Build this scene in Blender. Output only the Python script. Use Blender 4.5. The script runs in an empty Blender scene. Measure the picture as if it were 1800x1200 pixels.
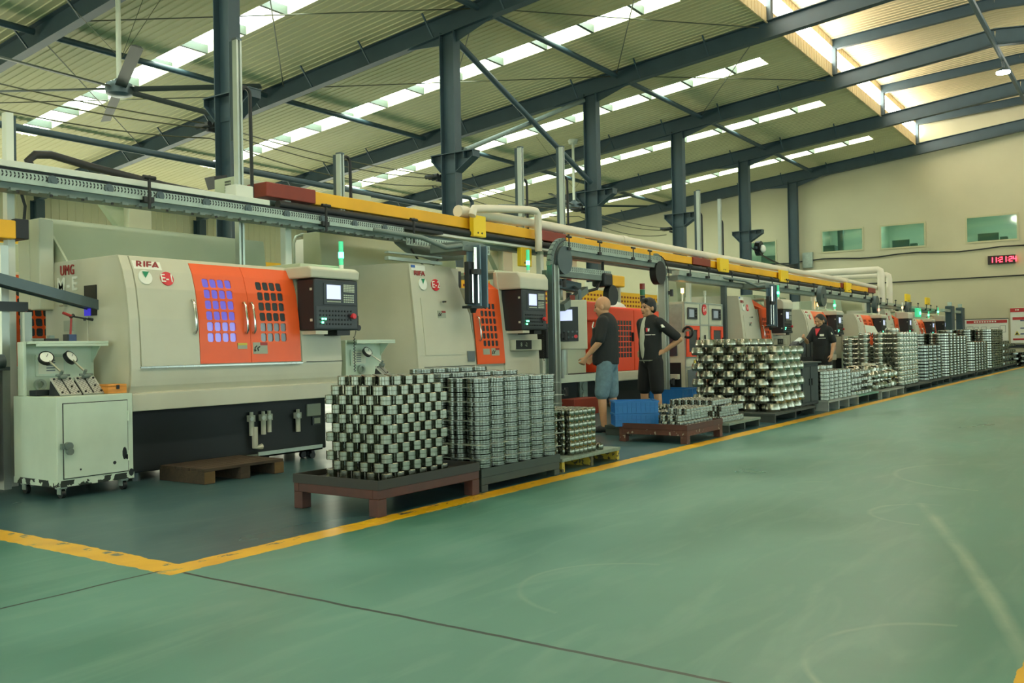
import bpy, math, random
from mathutils import Vector, Matrix, Euler
random.seed(7)
S = bpy.context.scene
COL = S.collection
PI = math.pi

# ------------------------------------------------------------------ camera, sky, lights, exposure
cam_d = bpy.data.cameras.new('camera'); cam = bpy.data.objects.new('camera', cam_d); COL.objects.link(cam)
R3 = Matrix(((0.570582, 0.00407559, -0.82123052), (-0.82103649, -0.01946473, -0.57054379), (-0.01831033, 0.99980224, -0.00776002)))
cam.matrix_world = Matrix.Translation((0, 0, 1.05)) @ R3.to_4x4()
cam_d.sensor_width = 36.0; cam_d.lens = 32.24; cam_d.clip_start = .05; cam_d.clip_end = 300
S.camera = cam
W = bpy.data.worlds.new('sky'); S.world = W; W.use_nodes = True
W.node_tree.nodes['Background'].inputs[0].default_value = (.80, 1.0, .95, 1)
W.node_tree.nodes['Background'].inputs[1].default_value = 4.6
SKY_E = 11.0      # daylight through the roof panes
MON_E = 15.0      # daylight through the ridge monitor glazing
S.view_settings.view_transform = 'Standard'; S.view_settings.look = 'None'
S.view_settings.exposure = 0.5; S.view_settings.gamma = 1
S.view_settings.use_curve_mapping = False
S.cycles.use_denoising = True
S.cycles.max_bounces = 7; S.cycles.diffuse_bounces = 5; S.cycles.glossy_bounces = 4
S.cycles.sample_clamp_indirect = 6
S.cycles.caustics_reflective = False; S.cycles.caustics_refractive = False

# ------------------------------------------------------------------ helpers
def lin(h):
    h = h.lstrip('#'); c = [int(h[i:i+2], 16)/255 for i in (0, 2, 4)]
    return tuple(x/12.92 if x <= .04045 else ((x+.055)/1.055)**2.4 for x in c) + (1,)

MATS = {}
def mat(name, col, rough=.5, metal=0.0, noise=0.0, ns=6.0, bump=0.0, bs=40.0, emit=None, es=0.0, spec=.5, chip=None, chip_t=.62, cs=14.0, stretch=None):
    m = bpy.data.materials.new(name); m.use_nodes = True
    nt = m.node_tree; b = nt.nodes['Principled BSDF']; N = nt.nodes.new; K = nt.links.new
    c = lin(col) if isinstance(col, str) else tuple(col)+(1,)
    b.inputs['Base Color'].default_value = c
    b.inputs['Roughness'].default_value = rough; b.inputs['Metallic'].default_value = metal
    b.inputs['Specular IOR Level'].default_value = spec
    if noise or bump or chip:
        tc = N('ShaderNodeTexCoord'); src = tc.outputs['Object']
        if stretch:
            mp = N('ShaderNodeMapping'); mp.inputs['Scale'].default_value = stretch; K(src, mp.inputs['Vector']); src = mp.outputs['Vector']
    last = None
    if noise:
        n = N('ShaderNodeTexNoise'); n.inputs['Scale'].default_value = ns; n.inputs['Detail'].default_value = 5; K(src, n.inputs['Vector'])
        mx = N('ShaderNodeMix'); mx.data_type = 'RGBA'
        mx.inputs[6].default_value = tuple(max(0, v*(1-noise)) for v in c[:3])+(1,)
        mx.inputs[7].default_value = tuple(min(1, v*(1+noise)) for v in c[:3])+(1,)
        mr = N('ShaderNodeMapRange'); mr.inputs[1].default_value = .3; mr.inputs[2].default_value = .7
        K(n.outputs['Fac'], mr.inputs[0]); K(mr.outputs[0], mx.inputs[0]); last = mx.outputs[2]; K(last, b.inputs['Base Color'])
        m2 = N('ShaderNodeMapRange'); m2.inputs[3].default_value = max(.02, rough-.08); m2.inputs[4].default_value = min(1, rough+.1)
        K(n.outputs['Fac'], m2.inputs[0]); K(m2.outputs[0], b.inputs['Roughness'])
    if chip:
        n = N('ShaderNodeTexNoise'); n.inputs['Scale'].default_value = cs; n.inputs['Detail'].default_value = 8; K(src, n.inputs['Vector'])
        g = N('ShaderNodeMath'); g.operation = 'GREATER_THAN'; g.inputs[1].default_value = chip_t; K(n.outputs['Fac'], g.inputs[0])
        mx = N('ShaderNodeMix'); mx.data_type = 'RGBA'; K(g.outputs[0], mx.inputs[0])
        if last: K(last, mx.inputs[6])
        else: mx.inputs[6].default_value = c
        mx.inputs[7].default_value = lin(chip); K(mx.outputs[2], b.inputs['Base Color'])
    if bump:
        n = N('ShaderNodeTexNoise'); n.inputs['Scale'].default_value = bs; n.inputs['Detail'].default_value = 4; K(src, n.inputs['Vector'])
        bp = N('ShaderNodeBump'); bp.inputs['Strength'].default_value = bump; bp.inputs['Distance'].default_value = .01
        K(n.outputs['Fac'], bp.inputs['Height']); K(bp.outputs[0], b.inputs['Normal'])
    if emit:
        b.inputs['Emission Color'].default_value = lin(emit); b.inputs['Emission Strength'].default_value = es
    MATS[name] = m; return m

class MB:
    """collects shapes into one mesh"""
    def __init__(s): s.v = []; s.f = []; s.mi = []; s.cur = 0
    def add(s, vs, fs):
        o = len(s.v); s.v += [tuple(p) for p in vs]
        for f in fs: s.f.append(tuple(i+o for i in f)); s.mi.append(s.cur)
        return s
    def box(s, x0, y0, z0, x1, y1, z1):
        return s.add([(x0,y0,z0),(x1,y0,z0),(x1,y1,z0),(x0,y1,z0),(x0,y0,z1),(x1,y0,z1),(x1,y1,z1),(x0,y1,z1)],
                     [(0,3,2,1),(4,5,6,7),(0,1,5,4),(1,2,6,5),(2,3,7,6),(3,0,4,7)])
    def obox(s, c, size, rot=None):
        R = (rot if isinstance(rot, Matrix) else Euler(rot or (0,0,0)).to_matrix()); c = Vector(c)
        h = [x/2 for x in size]; pts = []
        for z in (-1,1):
            for (x,y) in ((-1,-1),(1,-1),(1,1),(-1,1)): pts.append(c + R @ Vector((x*h[0], y*h[1], z*h[2])))
        return s.add(pts, [(0,3,2,1),(4,5,6,7),(0,1,5,4),(1,2,6,5),(2,3,7,6),(3,0,4,7)])
    def bar(s, p0, p1, w, d, up=(0,0,1)):
        p0 = Vector(p0); p1 = Vector(p1); a = (p1-p0); L = a.length; a.normalize()
        u = Vector(up); x = a.cross(u)
        if x.length < 1e-4: x = a.cross(Vector((1,0,0)))
        x.normalize(); z = x.cross(a)
        R = Matrix((x, a, z)).transposed()
        return s.obox((p0+p1)/2, (w, L, d), R)
    def frame(s, a):
        a = Vector(a).normalized(); t = Vector((0,0,1)) if abs(a.z) < .9 else Vector((1,0,0))
        x = a.cross(t).normalized(); return x, a.cross(x)
    def cyl(s, p0, p1, r0, r1=None, n=14, cap=True):
        p0 = Vector(p0); p1 = Vector(p1); r1 = r0 if r1 is None else r1
        x, y = s.frame(p1-p0); vs = []
        for p, r in ((p0, r0), (p1, r1)):
            for i in range(n):
                t = 2*PI*i/n; vs.append(p + (x*math.cos(t)+y*math.sin(t))*r)
        fs = [(i, n+i, n+(i+1) % n, (i+1) % n) for i in range(n)]
        if cap: fs += [tuple(range(n)), tuple(range(2*n-1, n-1, -1))]
        return s.add(vs, fs)
    def lathe(s, prof, c=(0,0,0), n=24, R=None, closed=False):
        c = Vector(c); vs = []; fs = []; k = len(prof)
        for i in range(n):
            t = 2*PI*i/n
            for (r, z) in prof:
                p = Vector((r*math.cos(t), r*math.sin(t), z)); vs.append(c + (R @ p if R else p))
        for i in range(n):
            j = (i+1) % n
            for q in range(k if closed else k-1):
                q2 = (q+1) % k; fs.append((i*k+q, j*k+q, j*k+q2, i*k+q2))
        return s.add(vs, fs)
    def prism(s, poly, vec):
        n = len(poly); v = Vector(vec); P = [Vector(p) for p in poly]
        fs = [tuple(range(n-1, -1, -1)), tuple(range(n, 2*n))] + [(i, (i+1) % n, n+(i+1) % n, n+i) for i in range(n)]
        return s.add(P+[p+v for p in P], fs)
    def tube(s, pts, r, n=8, cap=True):
        pts = [Vector(p) for p in pts]; rings = []; vs = []; prev = None
        for i, p in enumerate(pts):
            a = (pts[min(i+1, len(pts)-1)] - pts[max(i-1, 0)]).normalized()
            if prev is None: x, y = s.frame(a)
            else:
                x = (prev - a*prev.dot(a)); x.normalize(); y = a.cross(x)
            prev = x; rr = r[i] if isinstance(r, (list, tuple)) else r
            for k in range(n):
                t = 2*PI*k/n; vs.append(p+(x*math.cos(t)+y*math.sin(t))*rr)
        fs = []
        for i in range(len(pts)-1):
            for k in range(n): fs.append((i*n+k, i*n+(k+1) % n, (i+1)*n+(k+1) % n, (i+1)*n+k))
        if cap: fs += [tuple(range(n-1, -1, -1)), tuple((len(pts)-1)*n+k for k in range(n))]
        return s.add(vs, fs)
    def sphere(s, c, r, n=14, m=9, R=None):
        r = (r, r, r) if not isinstance(r, (list, tuple)) else r; c = Vector(c); vs = []; fs = []
        for j in range(1, m):
            a = PI*j/m
            for i in range(n):
                t = 2*PI*i/n; p = Vector((r[0]*math.sin(a)*math.cos(t), r[1]*math.sin(a)*math.sin(t), r[2]*math.cos(a)))
                vs.append(c+(R @ p if R else p))
        for j in range(m-2):
            for i in range(n): fs.append((j*n+i, (j+1)*n+i, (j+1)*n+(i+1) % n, j*n+(i+1) % n))
        tp = len(vs); p = Vector((0,0,r[2])); vs.append(c+(R @ p if R else p)); vs.append(c-(R @ p if R else p))
        for i in range(n):
            fs.append((tp, i, (i+1) % n)); fs.append((tp+1, (m-2)*n+(i+1) % n, (m-2)*n+i))
        return s.add(vs, fs)
    def capsule(s, p0, p1, r0, r1, n=12):
        p0 = Vector(p0); p1 = Vector(p1); a = p1-p0; L = a.length
        if L < 1e-5: return s.sphere(p0, max(r0, r1), n)
        a.normalize(); x, y = s.frame(a); rings = []
        for k in range(4): t = PI/2*(1-k/4+.0); rings.append((p0-a*r0*math.sin(t), r0*math.cos(t)+1e-4))
        rings.append((p0, r0)); rings.append((p1, r1))
        for k in range(1, 5): t = PI/2*k/4; rings.append((p1+a*r1*math.sin(t), r1*math.cos(t)+1e-4))
        vs = []; fs = []
        for p, r in rings:
            for i in range(n): t = 2*PI*i/n; vs.append(p+(x*math.cos(t)+y*math.sin(t))*r)
        for j in range(len(rings)-1):
            for i in range(n): fs.append((j*n+i, (j+1)*n+i, (j+1)*n+(i+1) % n, j*n+(i+1) % n))
        fs += [tuple(range(n)), tuple(len(vs)-1-i for i in range(n))]
        return s.add(vs, fs)
    def chain(s, pts):
        for (p0, r0), (p1, r1) in zip(pts, pts[1:]): s.capsule(p0, p1, r0, r1)
        return s
    def mesh(s, name, mats, smooth=None):
        me = bpy.data.meshes.new(name); me.from_pydata(s.v, [], s.f)
        for m in (mats if isinstance(mats, (list, tuple)) else [mats]): me.materials.append(MATS[m] if isinstance(m, str) else m)
        if any(s.mi): me.polygons.foreach_set('material_index', s.mi)
        me.validate(); me.update()
        if smooth:
            me.shade_smooth(); me.set_sharp_from_angle(angle=math.radians(smooth))
        return me
    def build(s, name, mats, parent=None, smooth=None, bevel=0, loc=(0,0,0), rot=None, world=False):
        if parent and world:
            o = parent.location; s.v = [(x-o.x, y-o.y, z-o.z) for x, y, z in s.v]
        ob = bpy.data.objects.new(name, s.mesh(name, mats, smooth)); COL.objects.link(ob)
        ob.location = loc
        if rot: ob.rotation_euler = rot
        if parent: ob.parent = parent
        if bevel:
            md = ob.modifiers.new('edge', 'BEVEL'); md.width = bevel; md.segments = 2; md.limit_method = 'ANGLE'; md.angle_limit = .6
        return ob

def tag(o, label, cat, group=None, kind=None):
    o['label'] = label; o['category'] = cat
    if group: o['group'] = group
    if kind: o['kind'] = kind
    return o
def struct(o): o['kind'] = 'structure'; return o
def thing(name, label, cat, loc=(0,0,0), rz=0, group=None):
    o = bpy.data.objects.new(name, None); COL.objects.link(o); o.empty_display_size = .2
    o.location = loc; o.rotation_euler = (0, 0, rz); return tag(o, label, cat, group)
def kids(o): return [c for c in bpy.data.objects if c.parent is o]
def dup(root, loc, rz=None, label=None, group=None):
    r = root.copy(); COL.objects.link(r); r.location = loc
    if rz is not None: r.rotation_euler = (0, 0, rz)
    if label: r['label'] = label
    if group: r['group'] = group
    for ch in root.children:
        c = ch.copy(); COL.objects.link(c); c.parent = r
        for g in ch.children:
            d = g.copy(); COL.objects.link(d); d.parent = c
    return r
FRONT = Euler((PI/2, 0, 0)); LEFTF = Euler((PI/2, 0, -PI/2))
def text(name, body, size, loc, rot, m, parent, ext=.001, align='CENTER', sx=1.0, bold=0, sp=1.0):
    cu = bpy.data.curves.new(name, 'FONT'); cu.body = body; cu.size = size; cu.extrude = ext; cu.offset = bold
    cu.space_character = sp; cu.align_x = align; cu.align_y = 'CENTER'; cu.resolution_u = 3
    t = bpy.data.objects.new(name+'_tmp', cu); COL.objects.link(t)
    bpy.context.view_layer.update()
    me = bpy.data.meshes.new_from_object(t.evaluated_get(bpy.context.evaluated_depsgraph_get()))
    bpy.data.objects.remove(t)
    me.name = name; me.materials.clear(); me.materials.append(MATS[m])
    ob = bpy.data.objects.new(name, me); COL.objects.link(ob); ob.location = loc; ob.rotation_euler = rot
    ob.scale = (sx, 1, 1); ob.parent = parent; return ob
def interp(z, prof):
    for (z0, y0), (z1, y1) in zip(prof, prof[1:]):
        if z <= z1: return y0+(y1-y0)*max(0, (z-z0))/(z1-z0)
    return prof[-1][1]

# ------------------------------------------------------------------ materials
mat('beige', '#c6c6b2', .42, noise=.05, ns=2.5)
mat('beige_pale', '#c8cbb4', .4, noise=.05, ns=3)
mat('greenish_beige', '#b3bea4', .45, noise=.05, ns=2)  # beige with the green signal lamp's cast on the guards mixed into the colour
mat('cart_paint', '#c4d4c2', .5, noise=.06, ns=4)
mat('cart_chipped', '#c4d4c2', .5, noise=.06, ns=4, chip='#27302a', chip_t=.5, cs=9)
mat('orange', '#f4622c', .38, noise=.04, ns=3)
mat('orange_red', '#f1502b', .4, noise=.04, ns=3)
mat('black', '#15191b', .45)
mat('base_dark', '#181f23', .55, noise=.2, ns=5)
mat('control_dark', '#20292d', .42, noise=.06)
mat('control_face', '#2b3337', .4)
mat('ground_plate', '#c3c6bf', .35, metal=.35, noise=.05)
mat('steel', '#aab0a8', .28, metal=1, noise=.1, ns=10)
mat('alu', '#b9c2bb', .38, metal=.75, noise=.06, ns=4)
mat('alu_dark', '#5b686b', .42, metal=.6, noise=.08)
mat('chrome', '#d4d6d2', .14, metal=1)
mat('glass_dark', '#39424a', .12, spec=.6)
mat('glass_lit', '#5a53a8', .12, emit='#7d70e0', es=.38)  # light inside the lathe, put into the pane colour as a glow
mat('violet_glow', '#2c2880', .2, emit='#3a2fd0', es=.5)
mat('screen', '#aab4d8', .2, emit='#c3cdf2', es=.75)
mat('screen_dim', '#7f8a92', .25, emit='#a2b0b4', es=.2)
mat('key', '#c7cfbd', .5)
mat('led_green', '#30ff90', .3, emit='#4dffa0', es=9)
mat('lamp_green', '#30f0a0', .2, emit='#38f7a8', es=14)
mat('lamp_green_dim', '#54d4a0', .2, emit='#3be0a0', es=.3)
mat('lamp_amber', '#ffb060', .2, emit='#ffb45a', es=10)
mat('lamp_red', '#ff6a50', .2, emit='#ff5440', es=8)
mat('lamp_red_off', '#7c2a1c', .3)
mat('lamp_green_off', '#1f6a48', .3)
mat('red', '#d9303a', .4)
mat('slide_blue', '#6d8490', .4, metal=.3, noise=.06)
mat('brand_red', '#9e2f2c', .45)
mat('white', '#e8ebe0', .5)
mat('white_post', '#d6dcd0', .45, noise=.05, ns=3)
mat('pvc', '#dcd6c4', .4, noise=.05, ns=2)
mat('green_mark', '#1f8f60', .45)
mat('blue_mark', '#3763b0', .45)
mat('yellow', '#eaba24', .42, noise=.05, ns=3)
mat('yellow_beam', '#ecb020', .45, noise=.09, ns=2)
mat('yellow_sign', '#f2cc25', .45)
mat('red_cover', '#84301f', .5, noise=.08)
mat('galv', '#a7b6ab', .4, metal=.45, noise=.12, ns=9)
mat('galv_dark', '#72807a', .5, metal=.4, noise=.1)
mat('frame_steel', '#34474e', .5, noise=.1, ns=3)
mat('lining', '#c8bf93', .62, noise=.05, ns=.7, spec=.3)
mat('lining_warm', '#dcc79e', .62, noise=.04, ns=.7, spec=.3)
mat('well', '#d6cfae', .6)
mat('purlin', '#4d594f', .55, noise=.05)
mat('siding', '#d4cda8', .6, noise=.05, ns=.6)
mat('plaster', '#bcb798', .8, noise=.07, ns=.5, bump=.15, bs=12)
mat('skylight', '#f4fbe8', .5, emit='#ecfff4', es=SKY_E)
mat('monitor_glass', '#fff6e2', .5, emit='#fbf8e8', es=MON_E)
mat('cable', '#1a1d1e', .5)
mat('rod', '#4a4a34', .5)
mat('wood_old', '#463a2e', .75, noise=.3, ns=6, bump=.3, stretch=(1,8,8))
mat('wood_end', '#6b5433', .75, noise=.2, ns=9)
mat('wood_box', '#d08a3a', .5, noise=.2, ns=6, stretch=(1,1,8))
mat('table_brown', '#4d2a22', .5, noise=.22, ns=9)
mat('table_worn', '#553126', .55, noise=.25, ns=9, chip='#a39a86', chip_t=.63, cs=22)
mat('table_rim', '#2c2a24', .5, noise=.15, ns=8)
mat('table_green', '#2f3b35', .5, noise=.2, ns=8)
mat('pallet_yellow', '#b8a33a', .6, chip='#4d4a34', chip_t=.52, cs=20, noise=.1)
mat('pallet_grey', '#8d9690', .6, noise=.12, ns=8)
mat('pallet_dark', '#39433f', .6, noise=.2, ns=8)
mat('mesh_sheet', '#76887d', .6, noise=.25, ns=60)
mat('teal_top', '#62917f', .5, noise=.1)
mat('crate_blue', '#1c70b8', .42, noise=.05)
mat('ring_steel', '#8a8d80', .24, metal=1, noise=.1, ns=14)
mat('disc_steel', '#7d8279', .25, metal=1, noise=.14, ns=12)
mat('cone_steel', '#a9ab9e', .27, metal=1, noise=.1, ns=9)
mat('collar_steel', '#8e9186', .25, metal=1, noise=.12, ns=10)
mat('sheet_clear', '#a7b5ab', .3, spec=.7)
mat('skin', '#c29470', .55, noise=.05, ns=20)
mat('hair', '#12100f', .5)
mat('shirt', '#1b2022', .8, noise=.15, ns=12, bump=.2, bs=60)
mat('tee', '#b9bfae', .8, noise=.06, ns=14)
mat('denim', '#64808c', .8, noise=.16, ns=18, bump=.2, bs=80)
mat('shorts_black', '#0f1112', .8)
mat('shoe', '#202326', .6)
mat('eye', '#0c0b0b', .3)
mat('lip', '#8d5348', .5)
mat('paper', '#d9dcc8', .7)
mat('grey_label', '#a5ab98', .5)
mat('board_white', '#d9dacb', .5)
mat('board_red', '#b32f2c', .5)
mat('board_blue', '#31456f', .5)
mat('board_line', '#8d9288', .6)
mat('warn_yellow', '#d1c04a', .5)
mat('clock_case', '#23100f', .4)
mat('clock_led', '#ff4050', .3, emit='#ff3346', es=5)
mat('side_pane', '#f2f6e6', .5, emit='#f6f8dc', es=7)  # glow of the hidden panels added on the left wall
mat('window_glass', '#87a893', .12, emit='#9ec6ad', es=.16, spec=.6)
mat('office', '#56736c', .6)
mat('window_frame', '#b3b08c', .5)
mat('grey_plate', '#6b777c', .5)
mat('cart_black', '#262f30', .5, noise=.15)
mat('fan_blade', '#2f352c', .55)
mat('fan_rod', '#c5c9b6', .4)
mat('lamp_white', '#ffffff', .3, emit='#f4fff4', es=30)
# ------------------------------------------------------------------ floor (painted concrete)
def floor_material():
    m = bpy.data.materials.new('floor_paint'); m.use_nodes = True; nt = m.node_tree; N = nt.nodes.new; K = nt.links.new
    b = nt.nodes['Principled BSDF']
    tc = N('ShaderNodeTexCoord')
    def val(x): return x
    def M(op, a, b_=None, c=None, clamp=False):
        n = N('ShaderNodeMath'); n.operation = op; n.use_clamp = clamp
        for i, x in enumerate((a, b_, c)):
            if x is None: continue
            if isinstance(x, (int, float)): n.inputs[i].default_value = x
            else: K(x, n.inputs[i])
        return n.outputs[0]
    def noise(scale, detail=4, vec=None, rough=.5, dist=0, st=None):
        n = N('ShaderNodeTexNoise'); n.inputs['Scale'].default_value = scale; n.inputs['Detail'].default_value = detail
        n.inputs['Roughness'].default_value = rough; n.inputs['Distortion'].default_value = dist
        v = vec or tc.outputs['Object']
        if st:
            mp = N('ShaderNodeMapping'); mp.inputs['Scale'].default_value = st; K(v, mp.inputs['Vector']); v = mp.outputs['Vector']
        K(v, n.inputs['Vector']); return n.outputs['Fac']
    def mixc(f, a, b_):
        n = N('ShaderNodeMix'); n.data_type = 'RGBA'
        if isinstance(f, float): n.inputs[0].default_value = f
        else: K(f, n.inputs[0])
        for i, x in ((6, a), (7, b_)):
            if isinstance(x, tuple): n.inputs[i].default_value = x
            else: K(x, n.inputs[i])
        return n.outputs[2]
    def ramp(f, a, b_): 
        n = N('ShaderNodeMapRange'); n.inputs[1].default_value = a; n.inputs[2].default_value = b_; K(f, n.inputs[0]); return n.outputs[0]
    sx = N('ShaderNodeSeparateXYZ'); K(tc.outputs['Object'], sx.inputs[0]); X, Y = sx.outputs[0], sx.outputs[1]
    j = M('MULTIPLY', M('SUBTRACT', noise(9, 6), .5), .05)
    j2 = M('MULTIPLY', M('SUBTRACT', noise(3, 3, st=(1,1,1)), .5), .03)
    Xj = M('ADD', X, j); Yj = M('ADD', Y, j)
    Xc = M('ADD', X, j2); Yc = M('ADD', Y, j2)
    def band(v, a, b_): return M('MULTIPLY', M('GREATER_THAN', v, a), M('LESS_THAN', v, b_))
    big = noise(.55, 5, st=(1, 1.6, 1), dist=.6); fine = noise(5, 6); streak = noise(2.2, 5, st=(.5, 2.2, 1), dist=1.2)
    green = mixc(ramp(big, .36, .66), lin('#437a6d'), lin('#588d80'))
    green = mixc(M('MULTIPLY', ramp(streak, .48, .75), .42), green, lin('#779f90'))
    green = mixc(M('MULTIPLY', ramp(fine, .5, .8), .14), green, lin('#3a6a5d'))
    grey = mixc(ramp(big, .35, .66), lin('#33545b'), lin('#42656a'))
    grey = mixc(M('MULTIPLY', ramp(streak, .52, .8), .4), grey, lin('#60797a'))
    zone = M('MULTIPLY', M('GREATER_THAN', X, 2.74), M('GREATER_THAN', Y, 3.94))
    col = mixc(zone, green, grey)
    # tyre scuffs: thin pale arcs
    scuff = None
    for (cx, cy, r, w, yh, s) in ((3.55, 1.88, .47, .02, 1.95, .25), (6.75, 1.95, .3, .03, 2.0, .2), (6.0, 1.08, .37, .025, 1.1, .3), (3.2, .45, .53, .02, .6, .25), (7.9, .9, .8, .03, 1.0, .3)):
        dx = M('SUBTRACT', Xc, cx); dy = M('SUBTRACT', Yc, cy)
        d = M('SQRT', M('ADD', M('MULTIPLY', dx, dx), M('MULTIPLY', dy, dy)))
        e = M('SUBTRACT', 1.0, M('DIVIDE', M('ABSOLUTE', M('SUBTRACT', d, r)), w), clamp=True)
        half = M('LESS_THAN', Y, yh) if cy > yh else M('GREATER_THAN', Y, yh)
        e = M('MULTIPLY', M('MULTIPLY', e, half), s)
        scuff = e if scuff is None else M('MAXIMUM', scuff, e)
    d = M('ABSOLUTE', M('SUBTRACT', Yc, M('ADD', M('ADD', .391, M('MULTIPLY', M('SUBTRACT', X, 3.6), .262)), M('MULTIPLY', M('MULTIPLY', M('SUBTRACT', X, 3.6), M('SUBTRACT', X, 3.6)), .015))))
    e = M('MULTIPLY', M('SUBTRACT', 1.0, M('DIVIDE', d, .05), clamp=True), M('MULTIPLY', band(X, 3.2, 6.4), .5))
    scuff = M('MAXIMUM', scuff, e)
    scuff = M('MULTIPLY', scuff, ramp(noise(2.5, 4), .3, .6))
    col = mixc(scuff, col, lin('#a9bca6'))
    # slab joints
    jl = M('MULTIPLY', band(Xc, 2.711, 2.731), M('LESS_THAN', Y, 3.86))
    jr = M('MULTIPLY', band(Yc, 3.965, 3.983), M('LESS_THAN', X, 2.7))
    col = mixc(M('MAXIMUM', jl, jr), col, lin('#122019'))
    # yellow lane lines with chipped edges
    l1 = M('MULTIPLY', band(Yj, 3.85, 4.02), M('GREATER_THAN', X, 2.655))
    l2 = M('MULTIPLY', band(Xj, 2.655, 2.822), M('GREATER_THAN', Y, 3.85))
    l3 = M('MULTIPLY', band(Yj, .2, .362), band(X, 1.0, 3.49))
    ln = M('MAXIMUM', M('MAXIMUM', l1, l2), l3)
    edge = M('MAXIMUM', band(Y, 3.95, 4.01), band(X, 2.76, 2.81))
    chips = M('MULTIPLY', M('GREATER_THAN', noise(11, 7, st=(.5, 1, 1), rough=.65), .58), M('ADD', M('MULTIPLY', edge, .9), M('MULTIPLY', M('GREATER_THAN', noise(1.2, 2), .62), .6)), clamp=True)
    near = M('LESS_THAN', X, 6.5)
    ln = M('MULTIPLY', ln, M('SUBTRACT', 1.0, M('MULTIPLY', chips, near)))
    yl = mixc(ramp(fine, .4, .7), lin('#e6b51a'), lin('#d8a41e'))
    col = mixc(ln, col, yl)
    K(col, b.inputs['Base Color'])
    K(M('ADD', M('MULTIPLY', ramp(big, .3, .7), .14), .27), b.inputs['Roughness'])
    b.inputs['Specular IOR Level'].default_value = .42
    bp = N('ShaderNodeBump'); bp.inputs['Strength'].default_value = .05; bp.inputs['Distance'].default_value = .02
    K(noise(3, 3), bp.inputs['Height']); K(bp.outputs[0], b.inputs['Normal'])
    MATS['floor_paint'] = m
floor_material()
XW = 42.35                     # end wall
struct(MB().box(-14, -16, -.2, XW+.2, 32.2, 0).build('floor', 'floor_paint'))

# ------------------------------------------------------------------ roof
CX = [10.47, 16.8, 23.44, 29.45, 35.78, 41.94]
RX = [-8.2, -2.0, 4.15] + CX
YC, YR, YM = 13.3, 3.45, 8.0
def zb(y): return 8.42 - .105*(abs(y-YR)+YR-13.3)      # underside of the main rafters
def zl(y): return zb(y) + .48                           # roof lining
def zu(y): return 10.72 - .063*abs(y-YR) + .12          # monitor roof lining (underside)
SKX = [7.35, 13.7, 20.1, 26.3, 32.2, 38.9]; SKW = .38
def ribbed(mb, x0, x1, y0, y1, zf, pitch=.2):
    pts = []; x = x0
    while x < x1-1e-6:
        for dx, dz in ((0, 0), (.145, 0), (.16, -.018), (.185, -.018)):
            if x+dx < x1: pts.append((x+dx, dz))
        x += pitch
    pts.append((x1, 0))
    vs = []; fs = []
    for px, dz in pts: vs += [(px, y0, zf(y0)+dz), (px, y1, zf(y1)+dz)]
    for i in range(len(pts)-1): fs.append((2*i, 2*i+1, 2*i+3, 2*i+2))
    mb.add(vs, fs)
roof = MB()
edges = [-14]
for k, sx_ in enumerate(SKX):
    ribbed(roof, edges[-1], sx_-SKW, YM, 32, zl)
    ribbed(roof, sx_-SKW, sx_+SKW, YM, 9.1, zl); ribbed(roof, sx_-SKW, sx_+SKW, 26.6, 32, zl)
    edges.append(sx_+SKW)
ribbed(roof, edges[-1], XW, YM, 32, zl)
ribbed(roof, -14, XW, -16, 2*YR-YM, zl)
struct(roof.build('ceiling', 'lining'))
up = MB(); ribbed(up, -14, XW, YR, YM+.3, zu, .22); ribbed(up, -14, XW, 2*YR-YM-.3, YR, zu, .22)
struct(up.build('ceiling', 'lining_warm'))
for s, yy, nm in ((1, YM, 'trim_1'), (-1, 2*YR-YM, 'trim_2')):
    t = MB(); x = -14
    while x < XW-.1:                                    # ribbed kerb under and above the glazing
        t.box(x, yy-.01, zl(YM)-.06, x+.2, yy+.03, zl(YM)+.34); t.box(x+.2, yy+.005, zl(YM)-.06, x+.25, yy+.03, zl(YM)+.34)
        t.box(x, yy-.01, zu(YM)-.22, x+.2, yy+.03, zu(YM)+.05); t.box(x+.2, yy+.005, zu(YM)-.22, x+.25, yy+.03, zu(YM)+.05)
        x += .25
    struct(t.build(nm, 'lining_warm'))
    g = MB().box(-14, yy+.005, zl(YM)+.34, XW, yy+.025, zu(YM)-.22)
    o = g.build('window_5' if s > 0 else 'window_6', 'monitor_glass'); struct(o)

for k, x in enumerate(SKX):
    side = ['beside the fan', 'second from the left', 'third from the left', 'fourth from the left', 'fifth from the left', 'nearest the end wall']
    t = thing('skylight', 'long glowing roof skylight strip across the bay, ' + ['over the left machine, mostly above the frame', 'running up behind the near ceiling fan', 'crossing behind the second hall column', 'crossing behind the third hall column', 'crossing behind the fourth hall column', 'shortest one, nearest the end wall'][k], 'skylight', (x, 17.85, zl(17.85)), 0, 'roof skylights')
    w = MB(); p = MB(); h = .26
    y0, y1 = 9.1, 26.6
    for sx_ in (-SKW, SKW):
        w.add([(x+sx_, y0, zl(y0)), (x+sx_, y1, zl(y1)), (x+sx_, y1, zl(y1)+h), (x+sx_, y0, zl(y0)+h)], [(0,1,2,3)])
    for yy in (y0, y1): w.add([(x-SKW, yy, zl(yy)), (x+SKW, yy, zl(yy)), (x+SKW, yy, zl(yy)+h), (x-SKW, yy, zl(yy)+h)], [(0,1,2,3)])
    w.build('well', 'well', t, world=True)
    p.add([(x-SKW, y0, zl(y0)+h), (x+SKW, y0, zl(y0)+h), (x+SKW, y1, zl(y1)+h), (x-SKW, y1, zl(y1)+h)], [(0,3,2,1)])
    p.build('pane', 'skylight', t, world=True)
    for q in range(12):
        yy = y0+1.0+q*1.42
        if yy < y1-.2:
            MB().box(x-SKW, yy-.02, zl(yy)+.02, x+SKW, yy+.02, zl(yy)+.2).box(x-SKW, yy-.02, zl(yy)-.0, x+SKW, yy+.07, zl(yy)+.02).build('purlin', 'purlin', t, world=True)

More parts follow.
